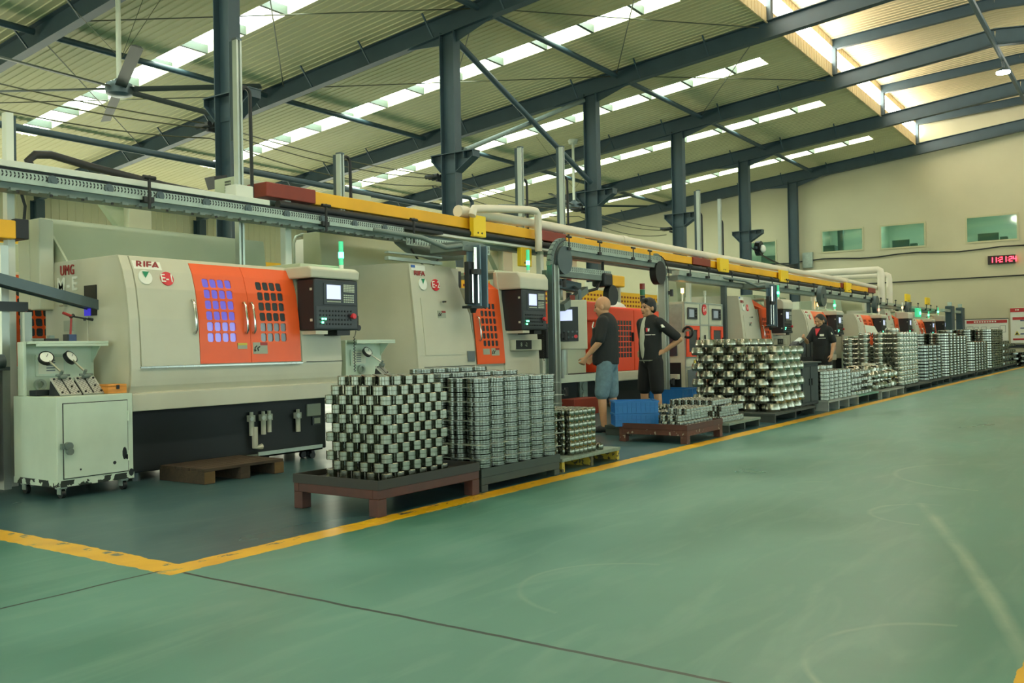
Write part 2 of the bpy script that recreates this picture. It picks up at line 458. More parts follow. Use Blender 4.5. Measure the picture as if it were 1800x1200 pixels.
def ibeam(mb, p0, p1, w, d, tf=.02, tw=.015):
    p0 = Vector(p0); p1 = Vector(p1); z = Vector((0,0,1))
    mb.bar(p0+z*(tf/2), p1+z*(tf/2), w, tf); mb.bar(p0+z*(d-tf/2), p1+z*(d-tf/2), w, tf)
    mb.bar(p0+z*(d/2), p1+z*(d/2), tw, d-2*tf)
ORD = ['first', 'second', 'third', 'fourth', 'fifth', 'sixth']
RLAB = ['dark steel roof rafter behind the camera', 'dark steel roof rafter over the camera', 'dark steel roof rafter cutting the top left corner, above the near fan',
        'dark steel roof rafter over the nearest hall column', 'dark steel roof rafter over the second hall column with a crossed brace', 'dark steel roof rafter over the third hall column',
        'dark steel roof rafter over the fourth hall column', 'dark steel roof rafter over the fifth hall column', 'dark steel roof rafter against the end wall']
for k, x in enumerate(RX):
    if k == 0: continue
    t = thing('roof_rafter', RLAB[k], 'roof beam', (x, YC, zb(YC)), 0, 'steel roof rafters')
    m = MB(); ibeam(m, (x, 31.9, zb(31.9)), (x, YR, zb(YR)), .22, .47); ibeam(m, (x, YR, zb(YR)), (x, -16, zb(-16)), .22, .47)
    m.prism([(x-.01, YC-1.3, zb(YC-1.3)), (x-.01, YC+1.3, zb(YC+1.3)), (x-.01, YC+.2, zb(YC)-.22), (x-.01, YC-.2, zb(YC)-.22)], (.02, 0, 0))
    m.build('beam', 'frame_steel', t, world=True)
    for q in range(11):
        yy = 9.6 + q*2.05
        MB().bar((x-.1, yy, zb(yy)+.02), (x-.5, yy, zl(yy)-.0), .035, .035).bar((x+.1, yy, zb(yy)+.02), (x+.5, yy, zl(yy)), .035, .035).build('fly_brace', 'frame_steel', t, world=True)
    if k > 1:
        u = MB()
        for s in (1, -1):
            yy = YR+s*(YM-YR)
            u.box(x-.1, yy-.12, zb(YM)+.45, x+.1, yy+.12, zu(YM)-.3)
        u.build('monitor_post', 'frame_steel', t, world=True)
        u = MB()
        for s in (1, -1): ibeam(u, (x, YR+s*(YM-YR+.2), zu(YM)-.33), (x, YR, zu(YR)-.33), .16, .32)
        u.build('monitor_rafter', 'frame_steel', t, world=True)
# ------------------------------------------------------------------ columns
CLAB = ['nearest dark steel hall column behind the left machine', 'second dark steel hall column, carrying the crossed brace', 'third dark steel hall column above the two men',
        'fourth dark steel hall column above the grey two-door cabinet', 'fifth dark steel hall column with cable reels beside its bracket', 'sixth dark steel column standing against the end wall']
for k, x in enumerate(CX):
    t = thing('steel_column', CLAB[k], 'column', (x, YC, 0), 0, 'steel hall columns')
    top = zb(YC)+.05
    m = MB()
    for s in (-1, 1): m.box(x-.125, YC+s*.2-.009, 0, x+.125, YC+s*.2+.009, top)
    m.box(x-.008, YC-.2, 0, x+.008, YC+.2, top); m.box(x-.25, YC-.3, 0, x+.25, YC+.3, .03)
    m.build('shaft', 'frame_steel', t, world=True)
    MB().box(x-.16, YC-.24, .03, x+.16, YC+.24, 2.95).build('cladding', 'beige_pale', t, world=True)
    if k < 5:
        c = MB(); zt = 5.62
        c.box(x-.14, YC-.74, zt-.02, x+.14, YC+.52, zt)
        for dx in (-.02,): c.prism([(x+dx, YC-.72, zt-.02), (x+dx, YC-.72, zt-.14), (x+dx, YC-.2, zt-.46), (x+dx, YC+.2, zt-.46), (x+dx, YC+.5, zt-.14), (x+dx, YC+.5, zt-.02)], (.04, 0, 0))
        for (ya, za, yb, zb_) in ((-.72, zt-.14, -.2, zt-.46), (.5, zt-.14, .2, zt-.46)): c.bar((x, YC+ya, za), (x, YC+yb, zb_), .26, .015)
        for yy in (-.72, -.45, .5): c.box(x-.13, YC+yy-.008, zt-.16, x+.13, YC+yy+.008, zt-.02)
        c.build('crane_bracket', 'frame_steel', t, world=True)
# end wall with its office windows
WIN = [(10.384, 12.12, 5.19, 6.10), (7.827, 9.575, 5.15, 6.10), (4.33, 6.16, 5.15, 6.14), (14.3, 15.7, 4.75, 5.85)]
ys = sorted({-16, 32.2} | {w[0] for w in WIN} | {w[1] for w in WIN}); zs = sorted({0, 8.9} | {w[2] for w in WIN} | {w[3] for w in WIN})
wf = MB()
for a, b_ in zip(ys, ys[1:]):
    for c, d in zip(zs, zs[1:]):
        if any(a >= w[0]-1e-6 and b_ <= w[1]+1e-6 and c >= w[2]-1e-6 and d <= w[3]+1e-6 for w in WIN): continue
        wf.add([(XW, a, c), (XW, b_, c), (XW, b_, d), (XW, a, d)], [(0, 1, 2, 3)])
wf.add([(XW, -16, 8.9), (XW, 32.2, 8.9), (XW, 32.2, 7), (XW, YM, zl(YM)+.4), (XW, YM, zu(YM)), (XW, YR, zu(YR)), (XW, 2*YR-YM, zu(YM)), (XW, 2*YR-YM, zl(YM)+.3), (XW, -16, 8.9)][:1] +
       [(XW, 32.2, 8.9), (XW, YM, 9.9), (XW, YM, 10.8), (XW, YR, 11.2), (XW, -1.1, 10.8), (XW, -1.1, 9.9)], [(0, 1, 2, 3, 4, 5, 6)])
struct(wf.build('wall_far', 'plaster'))
def glass_mat():
    m = bpy.data.materials.new('office_glass'); m.use_nodes = True; nt = m.node_tree
    nt.nodes.remove(nt.nodes['Principled BSDF']); N = nt.nodes.new
    tr = N('ShaderNodeBsdfTransparent'); tr.inputs[0].default_value = (.84, .95, .87, 1)
    gl = N('ShaderNodeBsdfGlossy'); gl.inputs['Roughness'].default_value = .05
    mx = N('ShaderNodeMixShader'); mx.inputs[0].default_value = .16
    nt.links.new(tr.outputs[0], mx.inputs[1]); nt.links.new(gl.outputs[0], mx.inputs[2])
    nt.links.new(mx.outputs[0], nt.nodes['Material Output'].inputs['Surface']); MATS['office_glass'] = m
glass_mat()
mat('office_wall', '#bccdbd', .7)
mat('office_fill_lamp', '#ffffff', .5, emit='#f2fff4', es=13)
for k, (ya, yb, za, zb2) in enumerate(WIN):
    f = MB(); w = .07
    f.box(XW-.03, ya-w, za-w, XW+.03, yb+w, za).box(XW-.03, ya-w, zb2, XW+.03, yb+w, zb2+w).box(XW-.03, ya-w, za, XW+.03, ya, zb2).box(XW-.03, yb, za, XW+.03, yb+w, zb2)
    o = struct(f.build('window_%d' % (k+1), 'window_frame'))
    MB().box(XW+.005, ya, za, XW+.015, yb, zb2).build('pane', 'office_glass', o)
    # the room behind
    r = MB(); d = 3.0
    A, B, Zb, Zt = ya-.5, yb+.5, za-.9, zb2+.5
    r.add([(XW+d, A, Zb), (XW+d, B, Zb), (XW+d, B, Zt), (XW+d, A, Zt), (XW+.03, A, Zb), (XW+.03, B, Zb), (XW+.03, B, Zt), (XW+.03, A, Zt)], [(0,1,2,3), (0,4,5,1), (3,2,6,7), (0,3,7,4), (1,5,6,2)])
    r.build('office_room', 'office_wall', o)
    MB().box(XW+1.0, ya, Zt-.06, XW+1.3, yb, Zt-.02).build('office_fill_lamp', 'office_fill_lamp', o)  # unseen lamp added to brighten the room behind the panes
    q = MB()
    if k == 0: q.box(XW+.8, ya+1.05, Zb, XW+1.0, ya+1.28, Zt).box(XW+.8, yb-.3, Zb, XW+1.4, yb+.2, za+.35)
    elif k == 3: q.box(XW+.6, ya, Zb, XW+1.0, ya+.9, za+.5)
    else: q.box(XW+.7, ya+.75, Zb, XW+.8, yb-.3, za+.38).box(XW+.5, ya+.4, Zb, XW+.7, ya+.68, za+.17)
    q.build('office_furniture', 'office', o)
# unseen walls behind the camera, gate openings added to streak the rings with daylight
def gated(nm, a0, a1, h, gates, place, m):
    cuts = sorted({a0, a1} | {g for p in gates for g in p[:2]}); q = MB()
    for a, b_ in zip(cuts, cuts[1:]):
        g = [p for p in gates if p[0] <= a and p[1] >= b_]
        for z0, z1 in (((g[0][2], h),) if g else ((0, h),)):
            q.add([place(a, z0), place(b_, z0), place(b_, z1), place(a, z1)], [(0, 1, 2, 3)])
    struct(q.build(nm, m))
gated('wall_right', -14, XW, 7.9, [(-9, -5, 5.2), (2, 6, 5.2), (11, 13.5, 5.2), (20, 26, 5.2), (33, 38, 5.2)], lambda a, z: (a, -15.9, z), 'siding')
gated('wall_near', -16, 32.2, 10.6, [(-9, -4, 5.4), (1, 4, 5.4), (14, 19, 5.4)], lambda a, z: (-13.9, a, z), 'siding')
# side wall far to the left
wl = MB(); x = -14.0; pts = []
while x < XW:
    for dx, dy in ((0, 0), (.24, 0), (.255, -.025), (.285, -.025)): pts.append((x+dx, 31.98+dy))
    x += .3
pts = [p for p in pts if p[0] < XW] + [(XW, 31.98)]
vs = []; fs = []
for px, py in pts: vs += [(px, py, 0), (px, py, 7.3)]
for i in range(len(pts)-1): fs.append((2*i, 2*i+1, 2*i+3, 2*i+2))
wl.add(vs, fs); struct(wl.build('wall_left', 'siding'))
for k, (xa, xb) in enumerate(((-13, -2.3), (-1.7, 3.8), (4.5, 16.3), (17.2, 23), (23.9, 29), (29.9, 41.5))):
    struct(MB().box(xa, 31.9, 1.2, xb, 31.94, 3.7).build('window_%d' % (7+k), 'side_pane'))  # hidden glowing panels added to brighten the left part of the ceiling
for i, x in enumerate(CX[1:4]):
    c = MB(); c.box(x-.15, 31.45, 0, x+.15, 31.47, zb(31.5)); c.box(x-.15, 31.85, 0, x+.15, 31.87, zb(31.5)); c.box(x-.01, 31.46, 0, x+.01, 31.86, zb(31.5))
    tag(c.build('wall_column', 'frame_steel'), ['dark steel wall column on the siding, seen above the left machine corner', 'dark steel wall column on the siding, left of the nearest hall column', 'dark steel wall column on the siding, right of the nearest hall column'][i], 'column', 'wall columns on the siding')
w = MB(); w.bar((CX[1], 31.4, 5.6), (CX[2], 31.4, 2.6), .1, .1); tag(w.build('wall_brace', 'frame_steel'), 'long sloping steel brace on the side wall siding, falling to the right', 'brace')
w = MB(); w.bar((CX[1], 31.35, 2.6), (CX[2], 31.35, 4.6), .08, .08); tag(w.build('wall_brace', 'frame_steel'), 'thin sloping steel brace on the side wall siding, rising to the right', 'brace')
w = MB(); w.bar((CX[2], 31.35, 5.6), (CX[3], 31.35, 2.8), .08, .08); tag(w.build('wall_brace', 'frame_steel'), 'sloping steel brace on the side wall beyond the nearest column', 'brace')

# ------------------------------------------------------------------ roof bracing, pipes, wires
for k in range(2, len(RX)-1):
    for yy in (12.4, 19.6, 25.6):
        m = MB().cyl((RX[k]+.1, yy, zb(yy)+.3), (RX[k+1]-.1, yy, zb(yy)+.3), .075, n=10)
        where = {12.4: 'at column tops', 19.6: 'at mid slope', 25.6: 'near side wall'}[yy]
        bay = ['leftmost bay', 'bay right of nearest column', 'bay right of second column', 'bay right of third column', 'bay right of fourth column', 'bay by end wall'][k-2]
        tag(m.build('roof_strut', 'frame_steel', smooth=40), 'dark round strut between rafters, %s, %s' % (where, bay), 'strut', 'roof struts')
rods = [(3, (18.9, 12.6)), (3, (12.6, 18.9)), (4, (18.9, 12.6)), (4, (12.6, 18.9)), (3, (25.4, 19.8)), (3, (19.8, 25.4)), (4, (12.4, 8.2)), (4, (8.2, 12.4)), (5, (8.2, 12.4)), (5, (12.4, 8.2))]
for i, (k, (a, b_)) in enumerate(rods):
    m = MB().cyl((RX[k]+.1, a, zb(a)+.34), (RX[k+1]-.1, b_, zb(b_)+.34), .014, n=6)
    tag(m.build('tie_rod', 'rod'), 'thin slanting steel tie rod under the roof lining, one of a crossing pair', 'tie rod', 'thin crossing roof tie rods')
m = MB().cyl((17.0, 13.3, 8.36), (23.3, 13.3, 5.86), .075, n=10); tag(m.build('cross_brace', 'frame_steel', smooth=40), 'dark tube brace falling from second column top to third column bracket', 'brace')
m = MB().cyl((17.5, 13.42, 5.85), (23.2, 13.42, 8.25), .06, n=10); tag(m.build('cross_brace', 'galv_dark', smooth=40), 'thin tube brace rising from second column bracket to third column top', 'brace')
m = MB().cyl((-6, 13.62, 4.5), (22, 13.62, 4.36), .055, n=10); tag(m.build('service_pipe', 'frame_steel', smooth=40), 'long dark service pipe running level past the columns', 'pipe')
m = MB().tube([(17.7, 13.4, 4.2), (17.7, 13.4, 4.62), (17.6, 13.4, 4.7), (16.9, 13.4, 4.7)], .05); tag(m.build('vent_pipe', 'frame_steel', smooth=40), 'short hooked dark pipe beside the second hall column', 'pipe')
m = MB().tube([(6, YR, 9.5), (24.8, YR, 9.45), (41.8, YR, 9.5)], .075, n=8); m2 = m
tag(m.build('ridge_pipe', 'frame_steel', smooth=40), 'long dark pipe along the roof ridge at upper right', 'pipe')
m = MB().cyl((12, 2*YR-YM+2.3, 10.2), (41.8, 2*YR-YM+2.3, 10.2), .04, n=6); tag(m.build('conduit', 'rod'), 'thin dark conduit under the monitor roof at far right', 'conduit')
t = thing('high_bay_lamp', 'lit round high bay lamp hanging below the ridge pipe', 'lamp', (31.1, YR, 9.0), 0)
MB().cyl((31.1, YR, 9.16), (31.1, YR, 9.43), .03).cyl((31.1, YR, 9.1), (31.1, YR, 9.2), .2, .08).build('housing', 'frame_steel', t, world=True, smooth=40)
MB().cyl((31.1, YR, 9.05), (31.1, YR, 9.1), .19, n=20).build('lens', 'lamp_white', t, world=True)
def sag(p0, p1, s, n=9):
    p0 = Vector(p0); p1 = Vector(p1); return [p0.lerp(p1, i/n)-Vector((0,0,s*4*(i/n)*(1-i/n))) for i in range(n+1)]
for i, (dz, dy) in enumerate(((0, .35), (-.06, .42), (-.22, .5))):
    for j, (a, b_) in enumerate(((4.15, CX[0]), (CX[0], CX[1]), (CX[1], CX[2]), (CX[2], CX[3]))):
        m = MB().tube(sag((a, YC+dy, 5.15+dz), (b_, YC+dy, 5.15+dz), .12+.06*i), .012, n=5)
        tag(m.build('overhead_wire', 'rod'), '%s of three thin wires strung %s' % (('topmost', 'middle', 'lowest')[i], ('to the nearest column', 'between nearest and second column', 'between second and third column', 'between third and fourth column')[j]), 'wire', 'wires strung between columns')
for i, x in enumerate(CX[:4]):
    m = MB()
    for q in range(3): m.cyl((x-.2+.12*q, YC+.25, 5.12), (x-.2+.12*q, YC+.62, 5.12), .05, n=8)
    m.bar((x-.25, YC+.25, 5.0), (x+.12, YC+.25, 5.0), .05, .05)
    tag(m.build('wire_insulator', 'cable'), 'dark wire insulator bracket on the %s hall column' % ORD[i] if i else 'dark wire insulator bracket on the nearest hall column', 'insulator', 'wire insulators')
# ------------------------------------------------------------------ ceiling fans
def fan(x, y, z, rot, label, ztop):
    t = thing('ceiling_fan', label, 'ceiling fan', (x, y, z), rot, 'large ceiling fans')
    MB().cyl((0,0,.1), (0,0,ztop-z), .05, n=10).cyl((0,0,ztop-z-.15), (0,0,ztop-z), .15, .2, n=10).build('down_rod', 'fan_rod', t, smooth=40)
    MB().lathe([(0,-.14),(.14,-.14),(.24,-.1),(.26,0),(.24,.1),(.1,.14),(.06,.2)], n=18).build('motor', 'alu_dark', t, smooth=40)
    for k in range(6):
        a = 2*PI*k/6; b = MB(); ca, sa = math.cos(a), math.sin(a)
        def P(r, w, zz): return (r*ca-w*sa, r*sa+w*ca, zz)
        sec = [(-.1, .02), (-.02, .035), (.06, .02), (.1, -.025), (.0, -.0)]
        vs = [P(.24, w, zz) for w, zz in sec]+[P(2.75, w, zz) for w, zz in sec]; n = 5
        b.add(vs, [tuple(range(5)), tuple(range(9, 4, -1))]+[(i, (i+1) % n, n+(i+1) % n, n+i) for i in range(n)])
        b.build('blade', 'fan_blade', t)
    for k in range(3):
        a = 2*PI*k/3+.4; MB().cyl((.05, 0, .6), (1.6*math.cos(a), 1.6*math.sin(a), ztop-z-.05), .006, n=5).build('guy_wire', 'rod', t)
fan(10.25, 16.26, 6.2, .065, 'large six-bladed ceiling fan at upper left on white rod', zl(16.26))
fan(28.4, 16.9, 6.15, .25, 'far six-bladed ceiling fan half hidden behind the third hall column', zl(16.9))
# ------------------------------------------------------------------ lathes
PA = [(.60, 0), (.742, 0), (.745, .06), (.80, .035), (.85, .028), (.935, .02), (1.11, .028), (1.35, .042), (1.6, .08), (1.75, .125), (1.875, .19)]
PB = [(.58, -.01), (.655, -.01), (.69, .02), (.89, .025), (1.15, .045), (1.48, .08), (1.82, .12), (2.07, .15)]
def zcuts(z0, z1, prof, extra=()):
    return sorted({round(z, 4) for z in [z0, z1]+[z for z, _ in prof if z0 < z < z1]+[z for z in extra if z0 < z < z1]})
def curved(mb, xl, xr, z0, z1, prof, off):
    """front skin strip; xl / xr may be functions of z"""
    fl = xl if callable(xl) else (lambda z: xl); fr = xr if callable(xr) else (lambda z: xr)
    zs = zcuts(z0, z1, prof); vs = []; fs = []
    for z in zs:
        y = interp(z, prof)
        vs += [(fl(z), y-off, z), (fr(z), y-off, z), (fr(z), y+.01, z), (fl(z), y+.01, z)]
    for i in range(len(zs)-1):
        a, b_ = 4*i, 4*i+4
        fs += [(a, a+1, b_+1, b_), (a+1, a+2, b_+2, b_+1), (a+3, a, b_, b_+3)]
    n = 4*(len(zs)-1); fs += [(0, 3, 2, 1), (n, n+1, n+2, n+3)]
    mb.add(vs, fs)
def door_grid(x0, x1, z0, z1, prof, off, wx, wz, nx, nz, px, pz, ww, wh, cc=.012, shear=0):
    """curved door skin with nx x nz rounded window openings; returns (skin, panes)"""
    xs = {x0, x1}; zs = set(zcuts(z0, z1, prof)); holes = {}
    for i in range(nx): xs |= {wx+i*px, wx+i*px+ww}
    for j in range(nz): zs |= {wz+j*pz, wz+j*pz+wh}
    xs = sorted(xs); zs = sorted(zs); sk = MB(); pn = MB()
    def P(x, z, o): return (x, interp(z, prof)-o, z)
    for a, b_ in zip(xs, xs[1:]):
        for c, d in zip(zs, zs[1:]):
            mx_, mz = (a+b_)/2, (c+d)/2
            inh = any(wx+i*px < mx_ < wx+i*px+ww for i in range(nx)) and any(wz+j*pz < mz < wz+j*pz+wh for j in range(nz))
            if not inh: sk.add([P(a, c, off), P(b_, c, off), P(b_, d, off), P(a, d, off)], [(0, 1, 2, 3)])
    for i in range(nx):
        for j in range(nz):
            a, c = wx+i*px, wz+j*pz; b_, d = a+ww, c+wh
            for (x, z, sx_, sz) in ((a, c, 1, 1), (b_, c, -1, 1), (b_, d, -1, -1), (a, d, 1, -1)):
                sk.add([P(x, z, off), P(x+sx_*cc, z, off), P(x, z+sz*cc, off)], [(0, 1, 2) if sx_*sz > 0 else (0, 2, 1)])
            pn.add([P(a, c, off-.008), P(b_, c, off-.008), P(b_, d, off-.008), P(a, d, off-.008)], [(0, 1, 2, 3)])
    return sk, pn
def solidify(o, t=.01):
    md = o.modifiers.new('sheet', 'SOLIDIFY'); md.thickness = t; md.offset = -1; return o
def handle(x, z0, z1, prof, parent, d=.055, m='chrome'):
    ya, yb = interp(z0, prof), interp(z1, prof)
    h = MB().tube([(x, yb+.01, z1), (x, yb-d*.7, z1), (x, yb-d, z1-.025), (x, (ya+yb)/2-d-.005, (z0+z1)/2), (x, ya-d, z0+.025), (x, ya-d*.7, z0), (x, ya+.01, z0)], .011, 8)
    return h.build('handle', m, parent, smooth=50)
def disc_badge(name, x, z, prof, r, m, parent, off=.012):
    y = interp(z, prof); dz = .05; sl = (interp(z+dz, prof)-interp(z-dz, prof))/(2*dz)
    n = Vector((0, -1, sl)).normalized()
    p = Vector((x, y, z)); b = MB().cyl(p+n*.002, p+n*off, r, n=28)
    return b.build(name, m, parent), p+n*(off+.001), Euler((PI/2-math.atan(sl), 0, 0))
def plate(name, x0, z0, x1, z1, prof, m, parent, off=.004):
    b = MB(); vs = []
    for (x, z) in ((x0, z0), (x1, z0), (x1, z1), (x0, z1)): vs.append((x, interp(z, prof)-off, z))
    vs += [(x, y+off+.004, z) for x, y, z in vs]
    b.add(vs, [(0,1,2,3), (0,4,5,1), (1,5,6,2), (2,6,7,3), (3,7,4,0), (7,6,5,4)]); return b.build(name, m, parent)
def sticker(x0, z0, w, h, prof, parent, head='brand_red', off=.016):
    o = plate('warning_sticker', x0, z0, x0+w, z0+h, prof, 'grey_label', parent, off)
    plate('sticker_header', x0+w*.5, z0+h*.74, x0+w, z0+h, prof, head, o, off+.002)
    b = MB(); y = interp(z0+h*.45, prof)-off-.002
    b.tube([(x0+w*.1, y, z0+h*.2), (x0+w*.12, y, z0+h*.55), (x0+w*.25, y, z0+h*.7)], .005, 5).tube([(x0+w*.35, y, z0+h*.25), (x0+w*.3, y, z0+h*.5), (x0+w*.45, y, z0+h*.62)], .006, 5).tube([(x0+w*.05, y, z0+h*.35), (x0+w*.18, y, z0+h*.3)], .006, 5)
    b.build('hand_symbol', 'black', o)
def control_box(t, x0, x1, y0, y1, z0, z1, own_hood=True):
    """dark operator panel under a beige hood"""
    w = x1-x0; h = z1-z0
    c = MB().box(x0, y0, z0, x1, y1, z1).build('control_box', 'control_dark', t, bevel=.012)
    MB().box(x0+.2*w, y0-.006, z0+.5*h, x1-.06*w, y0, z1-.08*h).build('bezel', 'control_face', c, bevel=.006)
    MB().box(x0+.03*w, y0-.004, z0+.04*h, x1-.03*w, y0, z0+.46*h).build('key_plate', 'control_face', c, bevel=.004)
    s = MB().box(x0+.265*w, y0-.009, z0+.61*h, x0+.58*w, y0-.005, z0+.89*h).build('screen', 'screen', c)
    k = MB()
    for i in range(7):
        for j in range(5):
            for (ox, oz) in ((.645, .76),):
                k.box(x0+(ox+i*.037)*w, y0-.014, z0+(oz+j*.032)*h, x0+(ox+.026+i*.037)*w, y0-.004, z0+(oz+.022+j*.032)*h)
    k.build('keypad', 'key', c); k = MB()
    for i in range(5):
        for j in range(4): k.box(x0+(.645+i*.05)*w, y0-.014, z0+(.55+j*.045)*h, x0+(.645+.032+i*.05)*w, y0-.004, z0+(.575+j*.045)*h)
    k.build('keypad', 'key', c)
    k = MB()
    for i in range(12): k.box(x0+(.27+i*.026)*w, y0-.014, z0+.55*h, x0+(.285+i*.026)*w, y0-.004, z0+.57*h)
    k.build('soft_keys', 'key', c)
    k = MB()
    for i in range(11):
        for j in range(4): k.cyl((x0+(.12+i*.07)*w, y0-.003, z0+(.12+j*.085)*h), (x0+(.12+i*.07)*w, y0-.012, z0+(.12+j*.085)*h), .009, n=8)
    k.build('buttons', 'black', c)
    k = MB()
    for (dx, dz) in ((.14, .2), (.2, .2), (.14, .13)): k.box(x0+dx*w, y0-.014, z0+dz*h, x0+(dx+.04)*w, y0-.008, z0+(dz+.035)*h)
    k.build('indicator_light', 'led_green', c)
    MB().cyl((x0+.83*w, y0, z0+.28*h), (x0+.83*w, y0-.03, z0+.28*h), .016, n=10).cyl((x0+.83*w, y0-.03, z0+.28*h), (x0+.83*w, y0-.05, z0+.28*h), .03, .026, n=14).build('emergency_stop', 'red', c, smooth=40)
    for dz in (.2, .8): MB().box(x0-.004, y0+.03, z0+(dz-.03)*h, x0+.0, y0+.06, z0+(dz+.02)*h).build('latch', 'key', c)
    MB().cyl((x1+.012, y0+.05, z0+.3*h), (x1+.012, y0+.05, z0+.02*h), .03, n=10).cyl((x1+.012, y0+.02, z0+.05*h), (x1+.012, y0-.0, z0+.05*h), .028, n=14).build('hand_wheel', 'black', c, smooth=40)
    cord = [(x1+.01, y0+.04, z0+.02*h)]
    for i in range(60): a = i*1.3; cord.append((x1-.02+.008*math.cos(a), y0+.04+.008*math.sin(a), z0-.06-i*.006))
    MB().tube(cord, .004, 5).build('coiled_cord', 'cable', c)
    hd = MB().prism([(x0-.05, y0-.012, z1+.006), (x0-.05, y0-.022, z1+.088), (x0-.05, y0+.03, z1+.118), (x0-.05, y1+.12, z1+.118), (x0-.05, y1+.12, z1+.006)], (w+.06, 0, 0))
    if own_hood: hd.build('hood', 'beige', t, bevel=.015)
    MB().box(x0+.02, y0+.01, z0-.04, x0+.3*w, y1+.05, z0-.005).build('bracket', 'beige', t)
    MB().box(x0+.55*w, y0+.03, z0-.05, x0+.85*w, y1, z0-.002).build('connector_box', 'black', t)
def signal_lamp(t, x, y, z, m='lamp_green', md='lamp_green_dim', h=.3):
    o = MB().cyl((x, y, z), (x, y, z+.06), .024, n=12).build('signal_lamp', 'white', t, smooth=40)
    MB().cyl((x, y, z+.06), (x, y, z+.13), .024, n=14).build('clear_lens', md, o, smooth=40)
    MB().cyl((x, y, z+.13), (x, y, z+.19), .026, n=14).build('lit_lens', m, o, smooth=40)
    MB().cyl((x, y, z+.19), (x, y, z+h), .024, n=14).build('clear_lens', md, o, smooth=40)
def regulator(name, x, y, z, parent, s=1):
    r = MB().box(x-.03*s, y-.05, z-.03, x+.03*s, y, z+.03).cyl((x, y-.03, z-.03), (x, y-.03, z-.16*s), .024*s, n=12).cyl((x, y-.03, z+.03), (x, y-.03, z+.06), .018, n=10)
    o = r.build(name, 'beige', parent, smooth=40)
    MB().cyl((x-.02*s, y-.052, z), (x-.02*s, y-.065, z), .022, n=14).build('gauge', 'white', o)
def lathe_base(t, L, prof, y=.25):
    MB().box(.1, y, .07, L-.02, 1.25, prof[0][0]+.01).build('base', 'base_dark', t, bevel=.01)
    for x in (.22, L*.5, L-.2):
        for yy in (y+.06, 1.1): MB().cyl((x, yy, 0), (x, yy, .08), .035, n=10).build('levelling_foot', 'alu_dark', t)
def lathe_body(t, L, prof, yb, top, m='beige'):
    # shell with open bottom lip profile
    poly = [(0, y, z) for z, y in prof] + [(0, yb, top), (0, yb, prof[0][0])]
    MB().prism(poly, (L, 0, 0)).build('body', m, t, bevel=.006)
def brand(t, x, z, prof, sz=.055, plate_=True, stack=None):
    if plate_: plate('name_plate', x-.01, z-.035, x+.25, z+.035, prof, 'white', t, .024)
    y = interp(z, prof)-.03
    text('brand_name', 'RIFA', sz, (x+.12, y, z), Euler((PI/2-.35, 0, 0)) if False else FRONT, 'brand_red', t, .002, sx=1.35, bold=.0015)
def badges(t, x, z, prof, txt, r=.062):
    o, p, rot = disc_badge('status_disc', x, z, prof, r, 'white', t, .03)
    n = Vector((0, -1, 0)); b = MB(); y = p.y-.001
    b.add([(x-.032, y, z+r*.88), (x+.032, y, z+r*.88), (x+.0, y-.001, z+.0)], [(0, 2, 1)]); b.add([(x-.032, y-.001, z+r*.88), (x-.0, y-.001, z+.005), (x+.032, y-.001, z+r*.88)], [(0, 1, 2)])
    b.build('green_pointer', 'green_mark', o)
    text('disc_text', 'UMG', .028, (x, y-.001, z-.03), rot, 'red', o, .0005)
    o2, p2, rot2 = disc_badge('number_disc', x+r*3.3, z-.002, prof, r*.98, 'red', t, .03)
    text('number', txt, .1*r/.062, tuple(p2), rot2, 'white', o2, .001, bold=.001)

